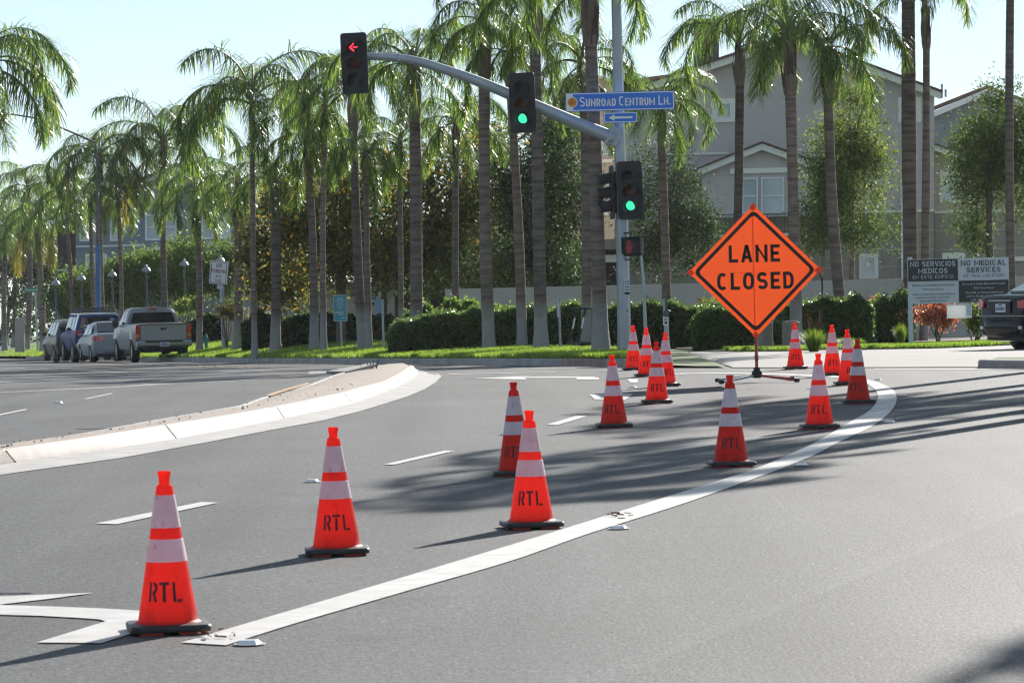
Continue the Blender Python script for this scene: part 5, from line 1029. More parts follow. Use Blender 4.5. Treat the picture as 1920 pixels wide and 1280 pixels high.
# ================================================================== BUILDINGS AND WALLS
def bthing(name, label, cat, px, d_):
    b = W(px, 600, d_); o = Vector((b.x, d_, float(V(b.x, d_)) - .3)); t = thing(name, label, cat, o)
    return t, o, (lambda x, y, e=0: W(x, y, d_ + e) - o)
def pprism(q, name, pts, e0, depth, mat, parent):
    mb = MB(); mb.poly_prism([q(x, y, e0) for x, y in pts], (0, depth, 0)); return mb.build(name, mat, parent)
def rectpts(x0, y0, x1, y1): k = -math.tan(ROLL); return [(x0, y0), (x1, y0 + (x1 - x0) * k), (x1, y1 + (x1 - x0) * k), (x0, y1)]
def window(q, parent, x0, y0, x1, y1, fr, mat, e=0., sash='h', glass='glass', fw=None):
    fw = fw or 4; mb = MB(); k = -math.tan(ROLL)
    def bar(a0, b0, a1, b1, e_=-.08, dp=.085): mb.poly_prism([q(*p, e + e_) for p in ((a0, b0 + (a0 - x0) * k), (a1, b0 + (a1 - x0) * k), (a1, b1 + (a1 - x0) * k), (a0, b1 + (a0 - x0) * k))], (0, dp, 0))
    bar(x0, y0, x0 + fw, y1); bar(x1 - fw, y0, x1, y1); bar(x0 + fw, y0, x1 - fw, y0 + fw); bar(x0 + fw, y1 - fw, x1 - fw, y1)
    ww = mb.build('window', mat, parent)
    if fr:
        mb = MB(); s_ = fr
        bar(x0 - s_, y0 - s_, x0 - .2, y1 + s_, -.05, .052); bar(x1 + .2, y0 - s_, x1 + s_, y1 + s_, -.05, .052); bar(x0 - .2, y0 - s_, x1 + .2, y0 - .2, -.05, .052); bar(x0 - .2, y1 + .2, x1 + .2, y1 + s_, -.07, .072); mb.build('frame', M['trim'], ww)
    mb = MB(); bar(x0 + fw, y0 + fw, x1 - fw, y1 - fw, -.02, .012); mb.build('pane', M[glass], ww)
    if sash:
        mb = MB(); my, mx = (y0 + y1) / 2, (x0 + x1) / 2
        if 'h' in sash: bar(x0 + fw, my - 1.1, x1 - fw, my + 1.1, -.05, .028)
        if 'v' in sash: bar(mx - 1, y0 + fw, mx + 1, y1 - fw, -.05, .028)
        mb.build('sash', mat, ww)
    return ww
# ---- the big grey house on the right
D = 135.; H1, o, q = bthing('apartment_house', 'large grey stucco house with a broad gable, cream trim and brown lower storey', 'house', 1450, D)
main = [(1168, 181), (1480, 78), (1752, 180), (1752, 393), (1168, 407)]
pprism(q, 'wall', main, 0, 11, M['stucco'], H1)
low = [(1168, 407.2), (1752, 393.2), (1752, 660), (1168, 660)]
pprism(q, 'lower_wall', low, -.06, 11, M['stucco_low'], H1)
def rake(name, a, b, th, e0, dep, mat, parent, up=0):
    return pprism(q, name, [(a[0], a[1] - up), (b[0], b[1] - up), (b[0], b[1] + th - up), (a[0], a[1] + th - up)], e0, dep, mat, parent)
rake('fascia', (1150, 179), (1481, 69), 13, -.5, .12, M['trim'], H1); rake('fascia', (1481, 69), (1764, 173), 13, -.5, .12, M['trim'], H1)
rake('roof', (1146, 178), (1481, 66.5), 5, -.6, 12.4, M['roof'], H1, 3); rake('roof', (1481, 66.5), (1768, 172), 4, -.6, 12.4, M['roof'], H1, 2.5)
pprism(q, 'chimney', [(1304, 40), (1348, 39), (1348, 108), (1304, 122)], 3, 1.6, M['chimney'], H1); pprism(q, 'chimney_cap', [(1301, 36), (1351, 34.8), (1351, 40), (1301, 41)], 2.9, 1.8, M['chimney'], H1)
for y in (430, 466, 497):
    for a, b in ((1490, 1625), (1625, 1752)): pprism(q, 'wall_reveal', rectpts(a, y + (1752 - a) * .0235, b - .4, y + 1.6 + (1752 - a) * .0235), -.075, .012, M['score'], H1)
pprism(q, 'belt_trim', rectpts(1490, 398, 1752, 403), -.14, .078, M['trim'], H1); pprism(q, 'belt_trim', rectpts(1250, 288, 1366, 292), -.06, .058, M['trim'], H1)
window(q, H1, 1343, 193, 1371, 222, 7.5, M['trim_white'], sash=None, fw=2.4); window(q, H1, 1692, 190, 1720, 222, 7.5, M['trim_white'], sash=None, fw=2.4)
# projecting bay with its own little gable
pprism(q, 'bay_wall', [(1318, 322), (1428, 275), (1530, 308), (1530, 404), (1318, 409)], -1.3, 1.28, M['stucco'], H1)
rake('fascia', (1308, 318), (1429, 269), 12, -1.6, .12, M['trim'], H1); rake('fascia', (1429, 269), (1540, 309), 12, -1.6, .12, M['trim'], H1)
rake('roof', (1305, 318), (1429, 267), 3, -1.7, 1.7, M['roof'], H1, 2.5); rake('roof', (1429, 267), (1543, 308), 3, -1.7, 1.7, M['roof'], H1, 2.5)
pprism(q, 'beam', rectpts(1369, 316.5, 1477, 326), -1.42, .115, M['trim'], H1)
window(q, H1, 1391, 334, 1421, 402, 0, M['trim_white'], -1.3, 'h', fw=2.6); window(q, H1, 1427, 333, 1470, 402, 0, M['trim_white'], -1.3, 'h', fw=2.6)
pprism(q, 'balcony_floor', rectpts(1340, 440, 1482, 445), -2.6, 2.5, M['trim'], H1)
mb = MB()
for k in range(21): x = 1348 + k * 6.45; y = 402 - (x - 1348) * .0235; mb.poly_prism([q(x, y, -2.5), q(x + 1.1, y, -2.5), q(x + 1.1, y + 38, -2.5), q(x, y + 38, -2.5)], (0, .02, 0))
for y in (402, 437): mb.poly_prism([q(*p, -2.52) for p in rectpts(1346, y, 1480, y + 2.2)], (0, .06, 0))
mb.build('railing', M['steel_dark'], H1)
window(q, H1, 1617, 482, 1641, 517, 6, M['trim_white'], -.06, None, fw=2.2); window(q, H1, 1775, 482, 1802, 520, 8, M['trim_white'], -.06, 'h', fw=2.2)
pprism(q, 'downpipe', [(1689, 350), (1693, 350), (1695, 600), (1691, 600)], -.2, .1, M['trim_white'], H1)
# right wing, a step further back
pprism(q, 'wing_wall', [(1752.5, 276), (1812, 296), (1932, 340), (1932, 660), (1752.5, 660)], .6, 9, M['stucco_beige'], H1)
rake('fascia', (1746, 268), (1800, 287), 12, .2, .12, M['trim'], H1); rake('fascia', (1800.3, 287), (1940, 336), 12, .2, .12, M['trim'], H1)
rake('roof', (1744, 268), (1940, 335), 3, .1, 9, M['roof'], H1, 3)
window(q, H1, 1770, 327, 1799, 372, 8, M['trim_white'], .6, 'h', fw=2.4)
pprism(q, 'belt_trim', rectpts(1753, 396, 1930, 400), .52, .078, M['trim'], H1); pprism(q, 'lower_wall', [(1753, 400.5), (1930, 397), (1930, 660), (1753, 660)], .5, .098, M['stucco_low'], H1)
for y in (432, 468): pprism(q, 'wall_reveal', rectpts(1753, y, 1930, y + 1.6), .488, .01, M['score'], H1)
pprism(q, 'belt_trim', rectpts(1880, 482, 1932, 490), .40, .085, M['trim'], H1)
for a in ((1764, 158, 1768, 184), (1771, 168, 1774, 182)): mb = MB(); mb.tube([q(a[0] + 2, a[3], 2), q(a[0] + 2, a[1], 2)], .04, 8); mb.build('vent_pipe', M['steel'], H1)
# ---- house beyond it
D = 165.; H2, o, q = bthing('apartment_house', 'grey house with a white eave peeping out behind the big house', 'house', 1840, D)
pprism(q, 'wall', [(1745, 215), (1850, 172), (1960, 210), (1960, 640), (1745, 640)], 0, 10, M['stucco_blue'], H2)
rake('fascia', (1738, 214), (1850, 167), 11, -.5, .12, M['trim_white'], H2); rake('fascia', (1850, 167), (1970, 210), 11, -.5, .12, M['trim_white'], H2)
rake('roof', (1735, 206), (1850, 160), 8, -.4, 10, M['roof'], H2); rake('roof', (1850, 160), (1975, 204), 8, -.4, 10, M['roof'], H2)
# ---- beige building with an arched parapet behind the signal pole
D = 150.; H3, o, q = bthing('apartment_house', 'beige house with a round arched gable behind the signal pole', 'house', 1100, D)
arch = [(1040, 600), (1040, 172)] + [(1097 - 57 * math.cos(R(a)), 168 - 26 * math.sin(R(a))) for a in range(15, 180, 15)] + [(1172, 170), (1172, 600)]
pprism(q, 'wall', arch, 0, 9, M['stucco_beige'], H3)
mb = MB(); o_, i_ = [(1097 - 60 * math.cos(R(a)), 168 - 30 * math.sin(R(a))) for a in range(0, 181, 12)], [(1097 - 56 * math.cos(R(a)), 168 - 25 * math.sin(R(a))) for a in range(0, 181, 12)]
for k in range(len(o_) - 1): mb.poly_prism([q(*o_[k], -.4), q(*o_[k + 1], -.4), q(*i_[k + 1], -.4), q(*i_[k], -.4)], (0, .9, 0))
mb.build('arched_trim', M['trim'], H3)
pprism(q, 'belt_trim', rectpts(1040, 301, 1172, 307), -.1, .095, M['trim'], H3); window(q, H3, 1060, 180, 1074, 204, 3, M['trim_white'], 0, None, fw=1.6); window(q, H3, 1128, 250, 1150, 290, 0, M['trim_white'], 0, 'h', fw=2)
window(q, H3, 1110, 345, 1152, 400, 4, M['trim_white'], 0, 'h', fw=2.2)
pprism(q, 'roof', [(1172.5, 150), (1330, 130), (1330, 180), (1172.5, 185)], 6, 4, M['roof'], H3)
# ---- carport under the trees, its deep shade painted into the back wall
D = 128.; H4, o, q = bthing('carport', 'dark open carport with pale posts under the trees behind the wall', 'carport', 960, D)
pprism(q, 'back_wall', [(740, 470), (1180, 459), (1180, 660), (740, 660)], 3, .3, M['shade_dark'], H4); pprism(q, 'roof', [(730, 458), (1190, 447), (1190, 466), (730, 477)], -1, 5, M['stucco_low'], H4)
for x, h_ in ((800, 520), (852, 516), (905, 515), (985, 512), (1050, 510), (1120, 508), (1165, 508)): pprism(q, 'post', [(x, 470), (x + 7, 470), (x + 7, 660), (x, 660)], -.6, .35, M['stucco_beige'], H4)
pprism(q, 'lintel', rectpts(1040, 486, 1062, 494), -.7, .098, M['trim'], H4); pprism(q, 'lintel', rectpts(1128, 478, 1160, 492), -.72, .098, M['trim'], H4)
# ---- tan house glimpsed between the trunks
D = 150.; H5, o, q = bthing('apartment_house', 'low tan house glimpsed between palm trunks behind the notice sign', 'house', 640, D)
pprism(q, 'wall', [(478, 545), (780, 538), (780, 640), (478, 640)], 0, 8, M['stucco_beige'], H5); pprism(q, 'garage_wall', [(478, 555), (552, 553), (552, 640), (478, 640)], -.5, .48, M['stucco_blue'], H5)
pprism(q, 'roof', [(470, 536), (790, 528), (785, 540), (474, 547)], -.8, 9, M['roof'], H5); window(q, H5, 690, 545, 712, 566, 3, M['trim'], 0, None, fw=2); pprism(q, 'garage_door', [(487, 560), (520, 559), (520, 640), (487, 640)], -.56, .05, M['trim_white'], H5); window(q, H5, 524, 562, 534, 580, 0, M['trim_white'], -.5, None, fw=1.6)
# ---- blue-grey house on the left
D = 188.; H6, o, q = bthing('apartment_house', 'blue grey stucco house with white framed windows behind the left palms', 'house', 280, D)
pprism(q, 'wall', [(142, 395), (330, 318), (478, 385), (478, 640), (142, 640)], 0, 10, M['stucco_blue'], H6)
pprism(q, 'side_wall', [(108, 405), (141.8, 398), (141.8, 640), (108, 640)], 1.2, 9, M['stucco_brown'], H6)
rake('fascia', (96, 414), (330, 312), 7, -.6, .12, M['trim_white'], H6); rake('fascia', (330, 312), (486, 383), 7, -.6, .12, M['trim_white'], H6)
rake('roof', (92, 408), (330, 305), 6, -.5, 11, M['roof'], H6); rake('roof', (330, 305), (490, 378), 6, -.5, 11, M['roof'], H6)
for (x0, y0, x1, y1) in ((149, 406, 171, 453), (206, 404, 230, 452), (272, 402, 331, 451), (378, 400, 400, 449), (407, 399, 432, 448)): window(q, H6, x0, y0, x1, y1, 0, M['trim_white'], 0, 'hv' if x1 - x0 > 40 else 'h', fw=3.4)
pprism(q, 'belt_trim', rectpts(142, 461, 268, 464), -.08, .075, M['trim_white'], H6); pprism(q, 'belt_trim', rectpts(332, 457, 478, 460), -.08, .075, M['trim_white'], H6)
pprism(q, 'porch_roof', rectpts(261, 464, 312, 469.5), -1.2, 1.18, M['trim_white'], H6); pprism(q, 'porch_opening', [(268, 470), (306, 469), (306, 500), (268, 501)], -.04, .03, M['shade_dark'], H6)  # dark panel paints in the shade under the porch roof
pprism(q, 'recess_shade_strip', [(332.5, 398), (340, 398), (340, 452), (332.5, 452)], -.03, .028, M['shade_dark'], H6)  # flat dark strip, the recess shade put into its colour
window(q, H6, 160, 476, 200, 520, 0, M['trim_white'], 0, 'h', fw=3); pprism(q, 'pillar', [(104, 511), (117, 511), (117, 640), (104, 640)], -1.0, .6, M['stucco_blue'], H6); pprism(q, 'dark_doorway', [(118, 512), (137, 512), (137, 640), (118, 640)], 1.0, .19, M['shade_dark'], H6)
pprism(q, 'pillar_cap', rectpts(108, 505, 124, 509), -1.1, .8, M['trim_white'], H6)
for y in (545, 575, 605): pprism(q, 'pillar_joint', rectpts(104, y, 117, y + 1.2), -1.012, .01, M['trim_white'], H6)
# ---- garden walls
def gwall(name, label, d_, pts, mat, thick=.25):
    b = W(pts[0][0], 600, d_); o = Vector((b.x, d_, float(V(b.x, d_)) - .3)); mb = MB(); mb.poly_prism([W(x, y, d_) - o for x, y in pts], (0, thick, 0))
    w_ = mb.build(name, M[mat], None, o); return tag(w_, label, 'wall')
gwall('garden_wall', 'long plain grey stucco garden wall behind the clipped hedge', 104, [(835, 542), (1700, 522.5), (1960, 517), (1960, 668), (835, 668)], 'wall')
gwall('garden_wall', 'pale blue grey wall behind the round trees on the left', 182, [(300, 568), (455, 564), (455, 640), (300, 640)], 'stucco_blue')
gwall('brick_pier', 'tan block pier beside the far left palms', 150, [(28, 596), (44, 595.6), (44, 660), (28, 660)], 'stucco_beige', .5)
gwall('brick_pier', 'tan block pier right of the no parking sign', 128, [(452, 576), (466, 575.6), (466, 640), (452, 640)], 'stucco_beige', .5)
gwall('garden_wall', 'low tan wall between the parking sign and the palms', 129, [(418, 571), (452, 570), (452, 640), (418, 640)], 'stucco_beige')

# ================================================================== PALMS
def frond_mesh(name, elev, length, seed, droop=1.0, old=False, leaflets=88):
    """one feather frond leaving the origin along +X at the given elevation, arching under its weight"""
    rs = np.random.default_rng(seed); n = 22; pts = [np.zeros(3)]; a = R(elev); side = rs.normal(0, .05)
    for i in range(n):
        s = (i + 1) / n; ang = a - droop * R(148) * (s ** 1.15) * (1 if elev > 20 else .6); pts.append(pts[-1] + np.array([math.cos(ang), side * s, math.sin(ang)]) * length / n)
    P = np.array(pts); V_, F_, MI = [], [], []
    for i in range(n + 1):                                    # stalk: a tapering triangle section
        w_ = .032 * (1 - i / (n + 1)) + .004; t = P[min(i + 1, n)] - P[max(i - 1, 0)]; t /= np.linalg.norm(t); u = np.array([0, 1., 0]); b = np.cross(t, u)
        V_ += [P[i] + u * w_, P[i] - u * w_, P[i] - b * w_ * -1.2]
    for i in range(n):
        for k in range(3): F_.append((i * 3 + k, i * 3 + (k + 1) % 3, i * 3 + 3 + (k + 1) % 3, i * 3 + 3 + k)); MI.append(1)
    for sd in (-1, 1):
        for j in range(leaflets):
            s = .24 + .76 * (j + rs.uniform(0, .8)) / leaflets; s = min(s, .995); fi = s * n; i = int(fi); p = P[i] + (P[min(i + 1, n)] - P[i]) * (fi - i)
            t = P[min(i + 1, n)] - P[i]; t /= np.linalg.norm(t) + 1e-9; up = np.cross(t, [0, 1., 0]) * -1
            if up[2] < 0: up = -up
            L_ = .74 * (math.sin(math.pi * (.10 + .84 * s)) ** .55) * rs.uniform(.8, 1.12) * (length / 2.7) ** .5
            d = np.array([0, sd, 0]) * rs.uniform(.55, 1) + t * rs.uniform(.3, .75) + up * rs.normal(.15, .6); d /= np.linalg.norm(d)
            wv = np.cross(d, [0, 0, 1.]); wv /= np.linalg.norm(wv) + 1e-9; wd = .0105 * rs.uniform(.8, 1.25); q = p.copy(); o = len(V_); m_ = 3; g = rs.uniform(.5, 1.15)
            for k in range(m_ + 1):
                ww = wd * (1, 1.05, .75, .0)[k]
                V_ += [q + wv * ww, q - wv * ww] if k < m_ else [q]
                d = d + np.array([0, 0, -.55 * g]); d /= np.linalg.norm(d); q = q + d * L_ / m_
            F_ += [(o, o + 1, o + 3, o + 2), (o + 2, o + 3, o + 5, o + 4), (o + 4, o + 5, o + 6)]; MI += [0, 0, 0]
    me = bpy.data.meshes.new(name); me.from_pydata([tuple(map(float, v)) for v in V_], [], F_); me.materials.append(M['frond_old' if old else 'frond']); me.materials.append(M['rachis']); me.polygons.foreach_set('material_index', MI); me.update()
    return me
FR = {'up': [frond_mesh('frond', 82, 2.5, 1, .85), frond_mesh('frond', 76, 2.6, 2, 1.05)], 'high': [frond_mesh('frond', 60, 2.8, 3, 1.05), frond_mesh('frond', 52, 2.7, 4, 1.15), frond_mesh('frond', 58, 2.9, 14, .95)],
      'mid': [frond_mesh('frond', 34, 2.7, 5, 1.1), frond_mesh('frond', 26, 2.6, 6, 1.0), frond_mesh('frond', 38, 2.8, 15, 1.2)], 'low': [frond_mesh('frond', 6, 2.4, 7, 1.1), frond_mesh('frond', -4, 2.3, 8, 1.0)],
      'hang': [frond_mesh('frond', -45, 2.2, 9, .7), frond_mesh('frond', -38, 2.3, 10, .8)], 'old': [frond_mesh('frond', -40, 2.4, 11, .7, True), frond_mesh('frond', -20, 2.4, 12, .9, True)]}
def boot_meshes():
    out = []
    for sd in (1, 2, 3):
        rs = random.Random(sd); mb = MB(); mb.lathe([(.8, -.05), (1.0, .02), (1.18, .16), (1.2, .35), (1.02, .58), (.8, .85), (.62, 1.1), (.45, 1.45), (.2, 1.7)], 14)
        for k in range(11):                                   # split, pointed old leaf bases wrapped round the top of the stem
            a = k * 2.4 + rs.uniform(-.3, .3); z0 = .02 + .075 * k; ln = rs.uniform(.5, .9); wd = rs.uniform(.40, .62); out_ = rs.uniform(.15, .75); pts = []
            for t, ww, rr in ((0, 1, 1.08), (.35, .95, 1.38), (.7, .5, 1.3 + out_ * .5), (1, .06, 1.1 + out_)):
                r_ = rr * (1 - .3 * z0); z = z0 + ln * t
                for sg in (-1, 1): an = a + sg * wd * ww; pts.append((r_ * math.cos(an), r_ * math.sin(an), z))
            mb.add(pts, [(0, 1, 3, 2), (2, 3, 5, 4), (4, 5, 7, 6)], 0 if k % 3 else 1)
        out.append(mb)
    return out
BOOTS = [b for b in boot_meshes()]; boot_me = [None] * 3
def palm(label, base_px, top_px, w_px, boot_h=60, d=None, bend=0, fr=(2, 5, 6, 3, 1, 0), fl=1.0, seed=0, world=None, wtop=.8, flare=1.35, fruit=False, cut=False, group='queen palms along the far side'):
    """trunk from base_px to top_px (the foot of the leaf bases), at its own distance"""
    rs = random.Random(seed * 77 + 5)
    if world is not None: o = Vector(world[0]); d = o.y; top = Vector(world[1]); rad = world[2]
    else:
        if d is None: b = GV(*base_px); d = b.y
        else: b = W(base_px[0], base_px[1], d)
        o = Vector((b.x, d, float(V(b.x, d)) - .03)); top = W(top_px[0], top_px[1], d) - o; rad = .87 * w_px / 2 * d / F_PX
    bend = bend or rs.uniform(-5, 5)
    t = thing("palm_tree", label, 'palm tree', o, 0, group); n = 70; Hh = top.z; bd = bend * d / F_PX
    vs, fs = [], []; m_ = 14; P = []
    for i in range(n + 1):
        s = i / n; z = s * Hh; c = Vector((top.x * s + bd * math.sin(math.pi * s), .0, z)); fl_ = 1 + (flare - 1) * math.exp(-z / .32); r_ = rad * fl_ * (1 + (wtop - 1) * s) * (1 + .022 * ((i % 2) * 2 - 1) * rs.uniform(.3, 1)) * (1 + .04 * math.sin(s * 9 + seed))
        P.append((c, r_)); vs += [c + Vector((math.cos(2 * math.pi * k / m_), math.sin(2 * math.pi * k / m_), 0)) * r_ for k in range(m_)]
    fs = [(i * m_ + k, i * m_ + (k + 1) % m_, (i + 1) * m_ + (k + 1) % m_, (i + 1) * m_ + k) for i in range(n) for k in range(m_)]
    mb = MB(); mb.add(vs, fs); mb.build('trunk', M['bark'], t, smooth=60)
    rt = rad * wtop; bh = boot_h * d / F_PX; k = seed % 3
    if boot_me[k] is None: ob = BOOTS[k].build('leaf_bases', [M['boot'], M['boot_dark']], t, smooth=50); boot_me[k] = ob.data
    else: ob = link('leaf_bases', boot_me[k], t)
    ob.location = top; ob.scale = (rt * 1.12, rt * 1.12, max(bh, .3)); ob.rotation_euler = (0, 0, rs.uniform(0, 6))
    if cut: return t
    cz = top + Vector((0, 0, bh * 1.15)); g0 = rs.uniform(0, 6.28); idx = 0
    for cls, cnt in zip(('up', 'high', 'mid', 'low', 'hang', 'old'), fr):
        for j in range(cnt):
            f = link('frond', rs.choice(FR[cls]), t); idx += 1; az = g0 + idx * 2.3999 + rs.uniform(-.2, .2); s_ = .82 * fl * rs.uniform(.86, 1.12)
            f.location = cz + Vector((math.cos(az) * rt * .4, math.sin(az) * rt * .4, {'up': .15, 'high': .08, 'mid': 0, 'low': -.08, 'hang': -.15, 'old': -.2}[cls] * (bh / .7)))
            f.rotation_euler = (rs.uniform(-.25, .25), 0, az); f.scale = (s_, s_, s_)
    if fruit:
        mb = MB()
        for k in range(90): a = rs.uniform(0, 1); mb.tube([Vector((rt * 1.3 + .12 + rs.gauss(0, .05), rs.gauss(0, .07), .25 - a * .55)), Vector((rt * 1.3 + .14 + rs.gauss(0, .05), rs.gauss(0, .07), .1 - a * .6))], .014, 4)
        ob = mb.build('fruit_cluster', M['fruit'], t); ob.location = top + Vector((0, 0, bh * .7))
    return t
F0 = (4, 6, 4, 1, 0, 0)
palm('tallest bare palm trunk at the right edge, behind the black sedan', (1897, 640), (1895, -70), 20.5, 60, 84, 0, F0, 1, 1)
palm('thick palm trunk standing directly behind the medical sign post', (1709, 643), (1703, 2), 33, 80, None, 0, F0, 1, 2, wtop=.9, flare=1.5)
palm('slim palm behind the medical sign with a peeling shaggy collar near its top', (1731, 618), (1737, 92), 19, 75, 88, 0, (2, 2, 1, 0, 0, 0), 1.1, 3, flare=1.1)
palm('leaning palm right of the lane closed sign, curved to the left', (1583, 640), (1553, 178), 25, 70, 86, -6, (4, 5, 2, 0, 0, 0), 1.2, 4, wtop=.85)
palm('palm behind the right edge of the lane closed sign, thick ragged collar', (1493, 640), (1482, 180), 26, 88, 84, 0, (4, 5, 2, 0, 0, 0), 1.2, 5, wtop=.86)
palm('palm behind the lane closed sign rising in front of the small gable', (1374, 640), (1387, 160), 22, 60, 87, 3, (4, 5, 1, 0, 0, 0), 1.1, 6, wtop=.82)
palm('short palm with a full drooping crown beside the street name sign', (1251, 640), (1239.5, 246), 21, 42, 90, 0, (3, 6, 6, 3, 1, 0), .88, 7, wtop=.78)
palm('big palm with a pale flared foot just left of the signal pole', (1127, 662), (1108, 86), 33, 100, None, 1, F0, 1.05, 8, wtop=.82, flare=1.4)
palm('palm close behind the one beside the scooters, partly hidden', (1098, 640), (1094, 190), 23, 60, 86, 0, (2, 5, 5, 3, 2, 0), .95, 9)
palm('palm with a swollen foot standing between the two green traffic lights', (1015, 657), (1003, 62), 28, 80, None, 0, F0, 1.05, 10, flare=1.6, wtop=.85)
palm('slightly leaning palm behind the hanging green traffic light', (979, 640), (957, 165), 22, 55, 88, 0, F0, .95, 11, wtop=.82)
palm('straight palm under the sloping middle of the mast arm', (917, 657), (908, 148), 26, 95, None, 0, F0, 1.05, 12, wtop=.88)
palm('slim palm behind the hedge between two thick trunks', (855, 640), (855, 268), 16, 36, 95, 0, (2, 5, 5, 3, 2, 0), .85, 13)
palm('straight tall palm under the outer part of the mast arm', (780, 659), (777, 197), 28, 60, None, 2, (4, 7, 6, 2, 0, 0), 1.08, 14, wtop=.86)
palm('thin palm behind the leaning one, left of the tall straight palm', (753, 640), (750, 310), 13, 36, 98, 0, (2, 5, 5, 3, 1, 0), .8, 15)
palm('palm leaning left whose ragged collar sits right below the red arrow light', (680, 656), (663, 248), 21, 70, None, -2, (4, 7, 5, 1, 0, 0), 1.05, 16, wtop=.82)
palm('dim palm trunk just behind the palm leaning under the red arrow', (692, 640), (686, 330), 15, 40, 97, 0, (2, 4, 5, 3, 1, 0), .8, 17)
palm('dark thin palm behind the fruiting palm', (607, 650), (610, 235), 14, 40, 102, 0, (2, 5, 5, 3, 2, 0), .95, 18)
palm('palm with an orange fruit cluster hanging under its crown', (589, 657), (580, 330), 19, 62, None, 0, (3, 7, 7, 3, 1, 1), 1.0, 19, fruit=True, flare=1.5)
palm('palm with strongly ringed pale brown bark left of the fruiting palm', (516, 660), (517, 398), 21, 52, None, 1, (3, 7, 6, 2, 0, 0), .9, 20, flare=1.35, wtop=1.0)
palm('tall dark palm between the ringed palm and the parking sign palm', (477, 650), (473, 250), 13, 46, 106, 0, (4, 7, 5, 1, 0, 0), 1.6, 21)
palm('palm with a dark bulging collar just right of the no parking sign', (445, 658), (446, 420), 22, 56, None, 0, (3, 6, 5, 2, 0, 0), .95, 22, wtop=.9)
palm('palm between the pickup and the no parking sign with long hanging fronds', (374, 659), (371, 400), 15, 40, None, 0, (3, 6, 6, 4, 3, 0), 1.05, 23)
palm('palm rising behind the pickup cab, tallest crown of the left group', (312, 650), (306, 322), 14, 44, 166, 0, (4, 8, 6, 2, 0, 1), 2.0, 24)
palm('slim palm with a reddish collar behind the pickup bed front', (227, 650), (222, 395), 10, 34, 165, 0, (2, 5, 6, 3, 2, 0), 1.0, 25)
palm('palm beside the blue painted pole with a dark knob under the crown', (194, 650), (186, 345), 17, 40, 164, 0, (4, 8, 6, 3, 0, 0), 1.45, 26)
palm('thin palm just left of the blue painted pole', (178, 650), (170, 412), 10, 30, 168, 0, (2, 4, 5, 1, 0, 0), 1.3, 27)
palm('thin dark palm behind the wagon', (134, 650), (124, 398), 10, 30, 172, 0, (3, 6, 5, 2, 0, 0), 1.3, 28)
palm('palm with yellowing fronds hanging beside the green street sign', (81, 659), (71, 440), 15, 36, None, 1, (2, 5, 6, 3, 2, 5), 1.7, 29, wtop=.85)
palm('palm just left of the green street sign post', (50, 657), (52, 392), 13, 36, None, 0, (3, 6, 5, 2, 0, 0), 1.75, 30)
palm('palm with an orange tinted crown second from the left edge', (25, 652), (24, 470), 10, 30, None, 0, (2, 4, 5, 3, 1, 2), 1.4, 31)
palm('palm at the very left edge with a low yellowish crown', (9, 658), (10, 470), 12, 32, None, 0, (2, 4, 5, 4, 1, 2), 1.5, 32)
palm('palm crown arching in from the upper left corner', (-62, 660), (-40, 185), 18, 50, 112, 0, (3, 8, 8, 3, 0, 0), 1.75, 33)
# the palms on our own side of the street, beyond the right edge: their crowns shade the lane
for i, (x, y, h_, s_) in enumerate(((8.1, 44.5, 7.3, 1.0), (9.1, 48.5, 7.6, 1.0), (7.9, 42.6, 7.3, .85), (12.2, 57.5, 8.2, 1.05), (10.6, 55.5, 8.0, 1.05), (11.8, 62, 9.2, 1.0), (10.15, 30.6, 7.4, .95), (14, 61, 9, 1.0))):
    z = float(rz(y)) + .12
    palm(('near pavement palm second from the camera row start', 'near pavement palm midway along the row', 'near pavement palm leaning over the kerb, short crown', 'near pavement palm set back from the kerb, midway', 'near pavement palm just beyond the midway one', 'tallest near pavement palm toward the corner', 'near pavement palm closest to the camera', 'near pavement palm farthest from the kerb by the corner')[i], None, None, 0, seed=40 + i, world=((x, y, z), (random.uniform(-.3, .2), 0, h_), .17), d=y, boot_h=.6 * F_PX / y, fl=s_, fr=(2, 5, 5, 2, 0, 0), group='palms on the near pavement')

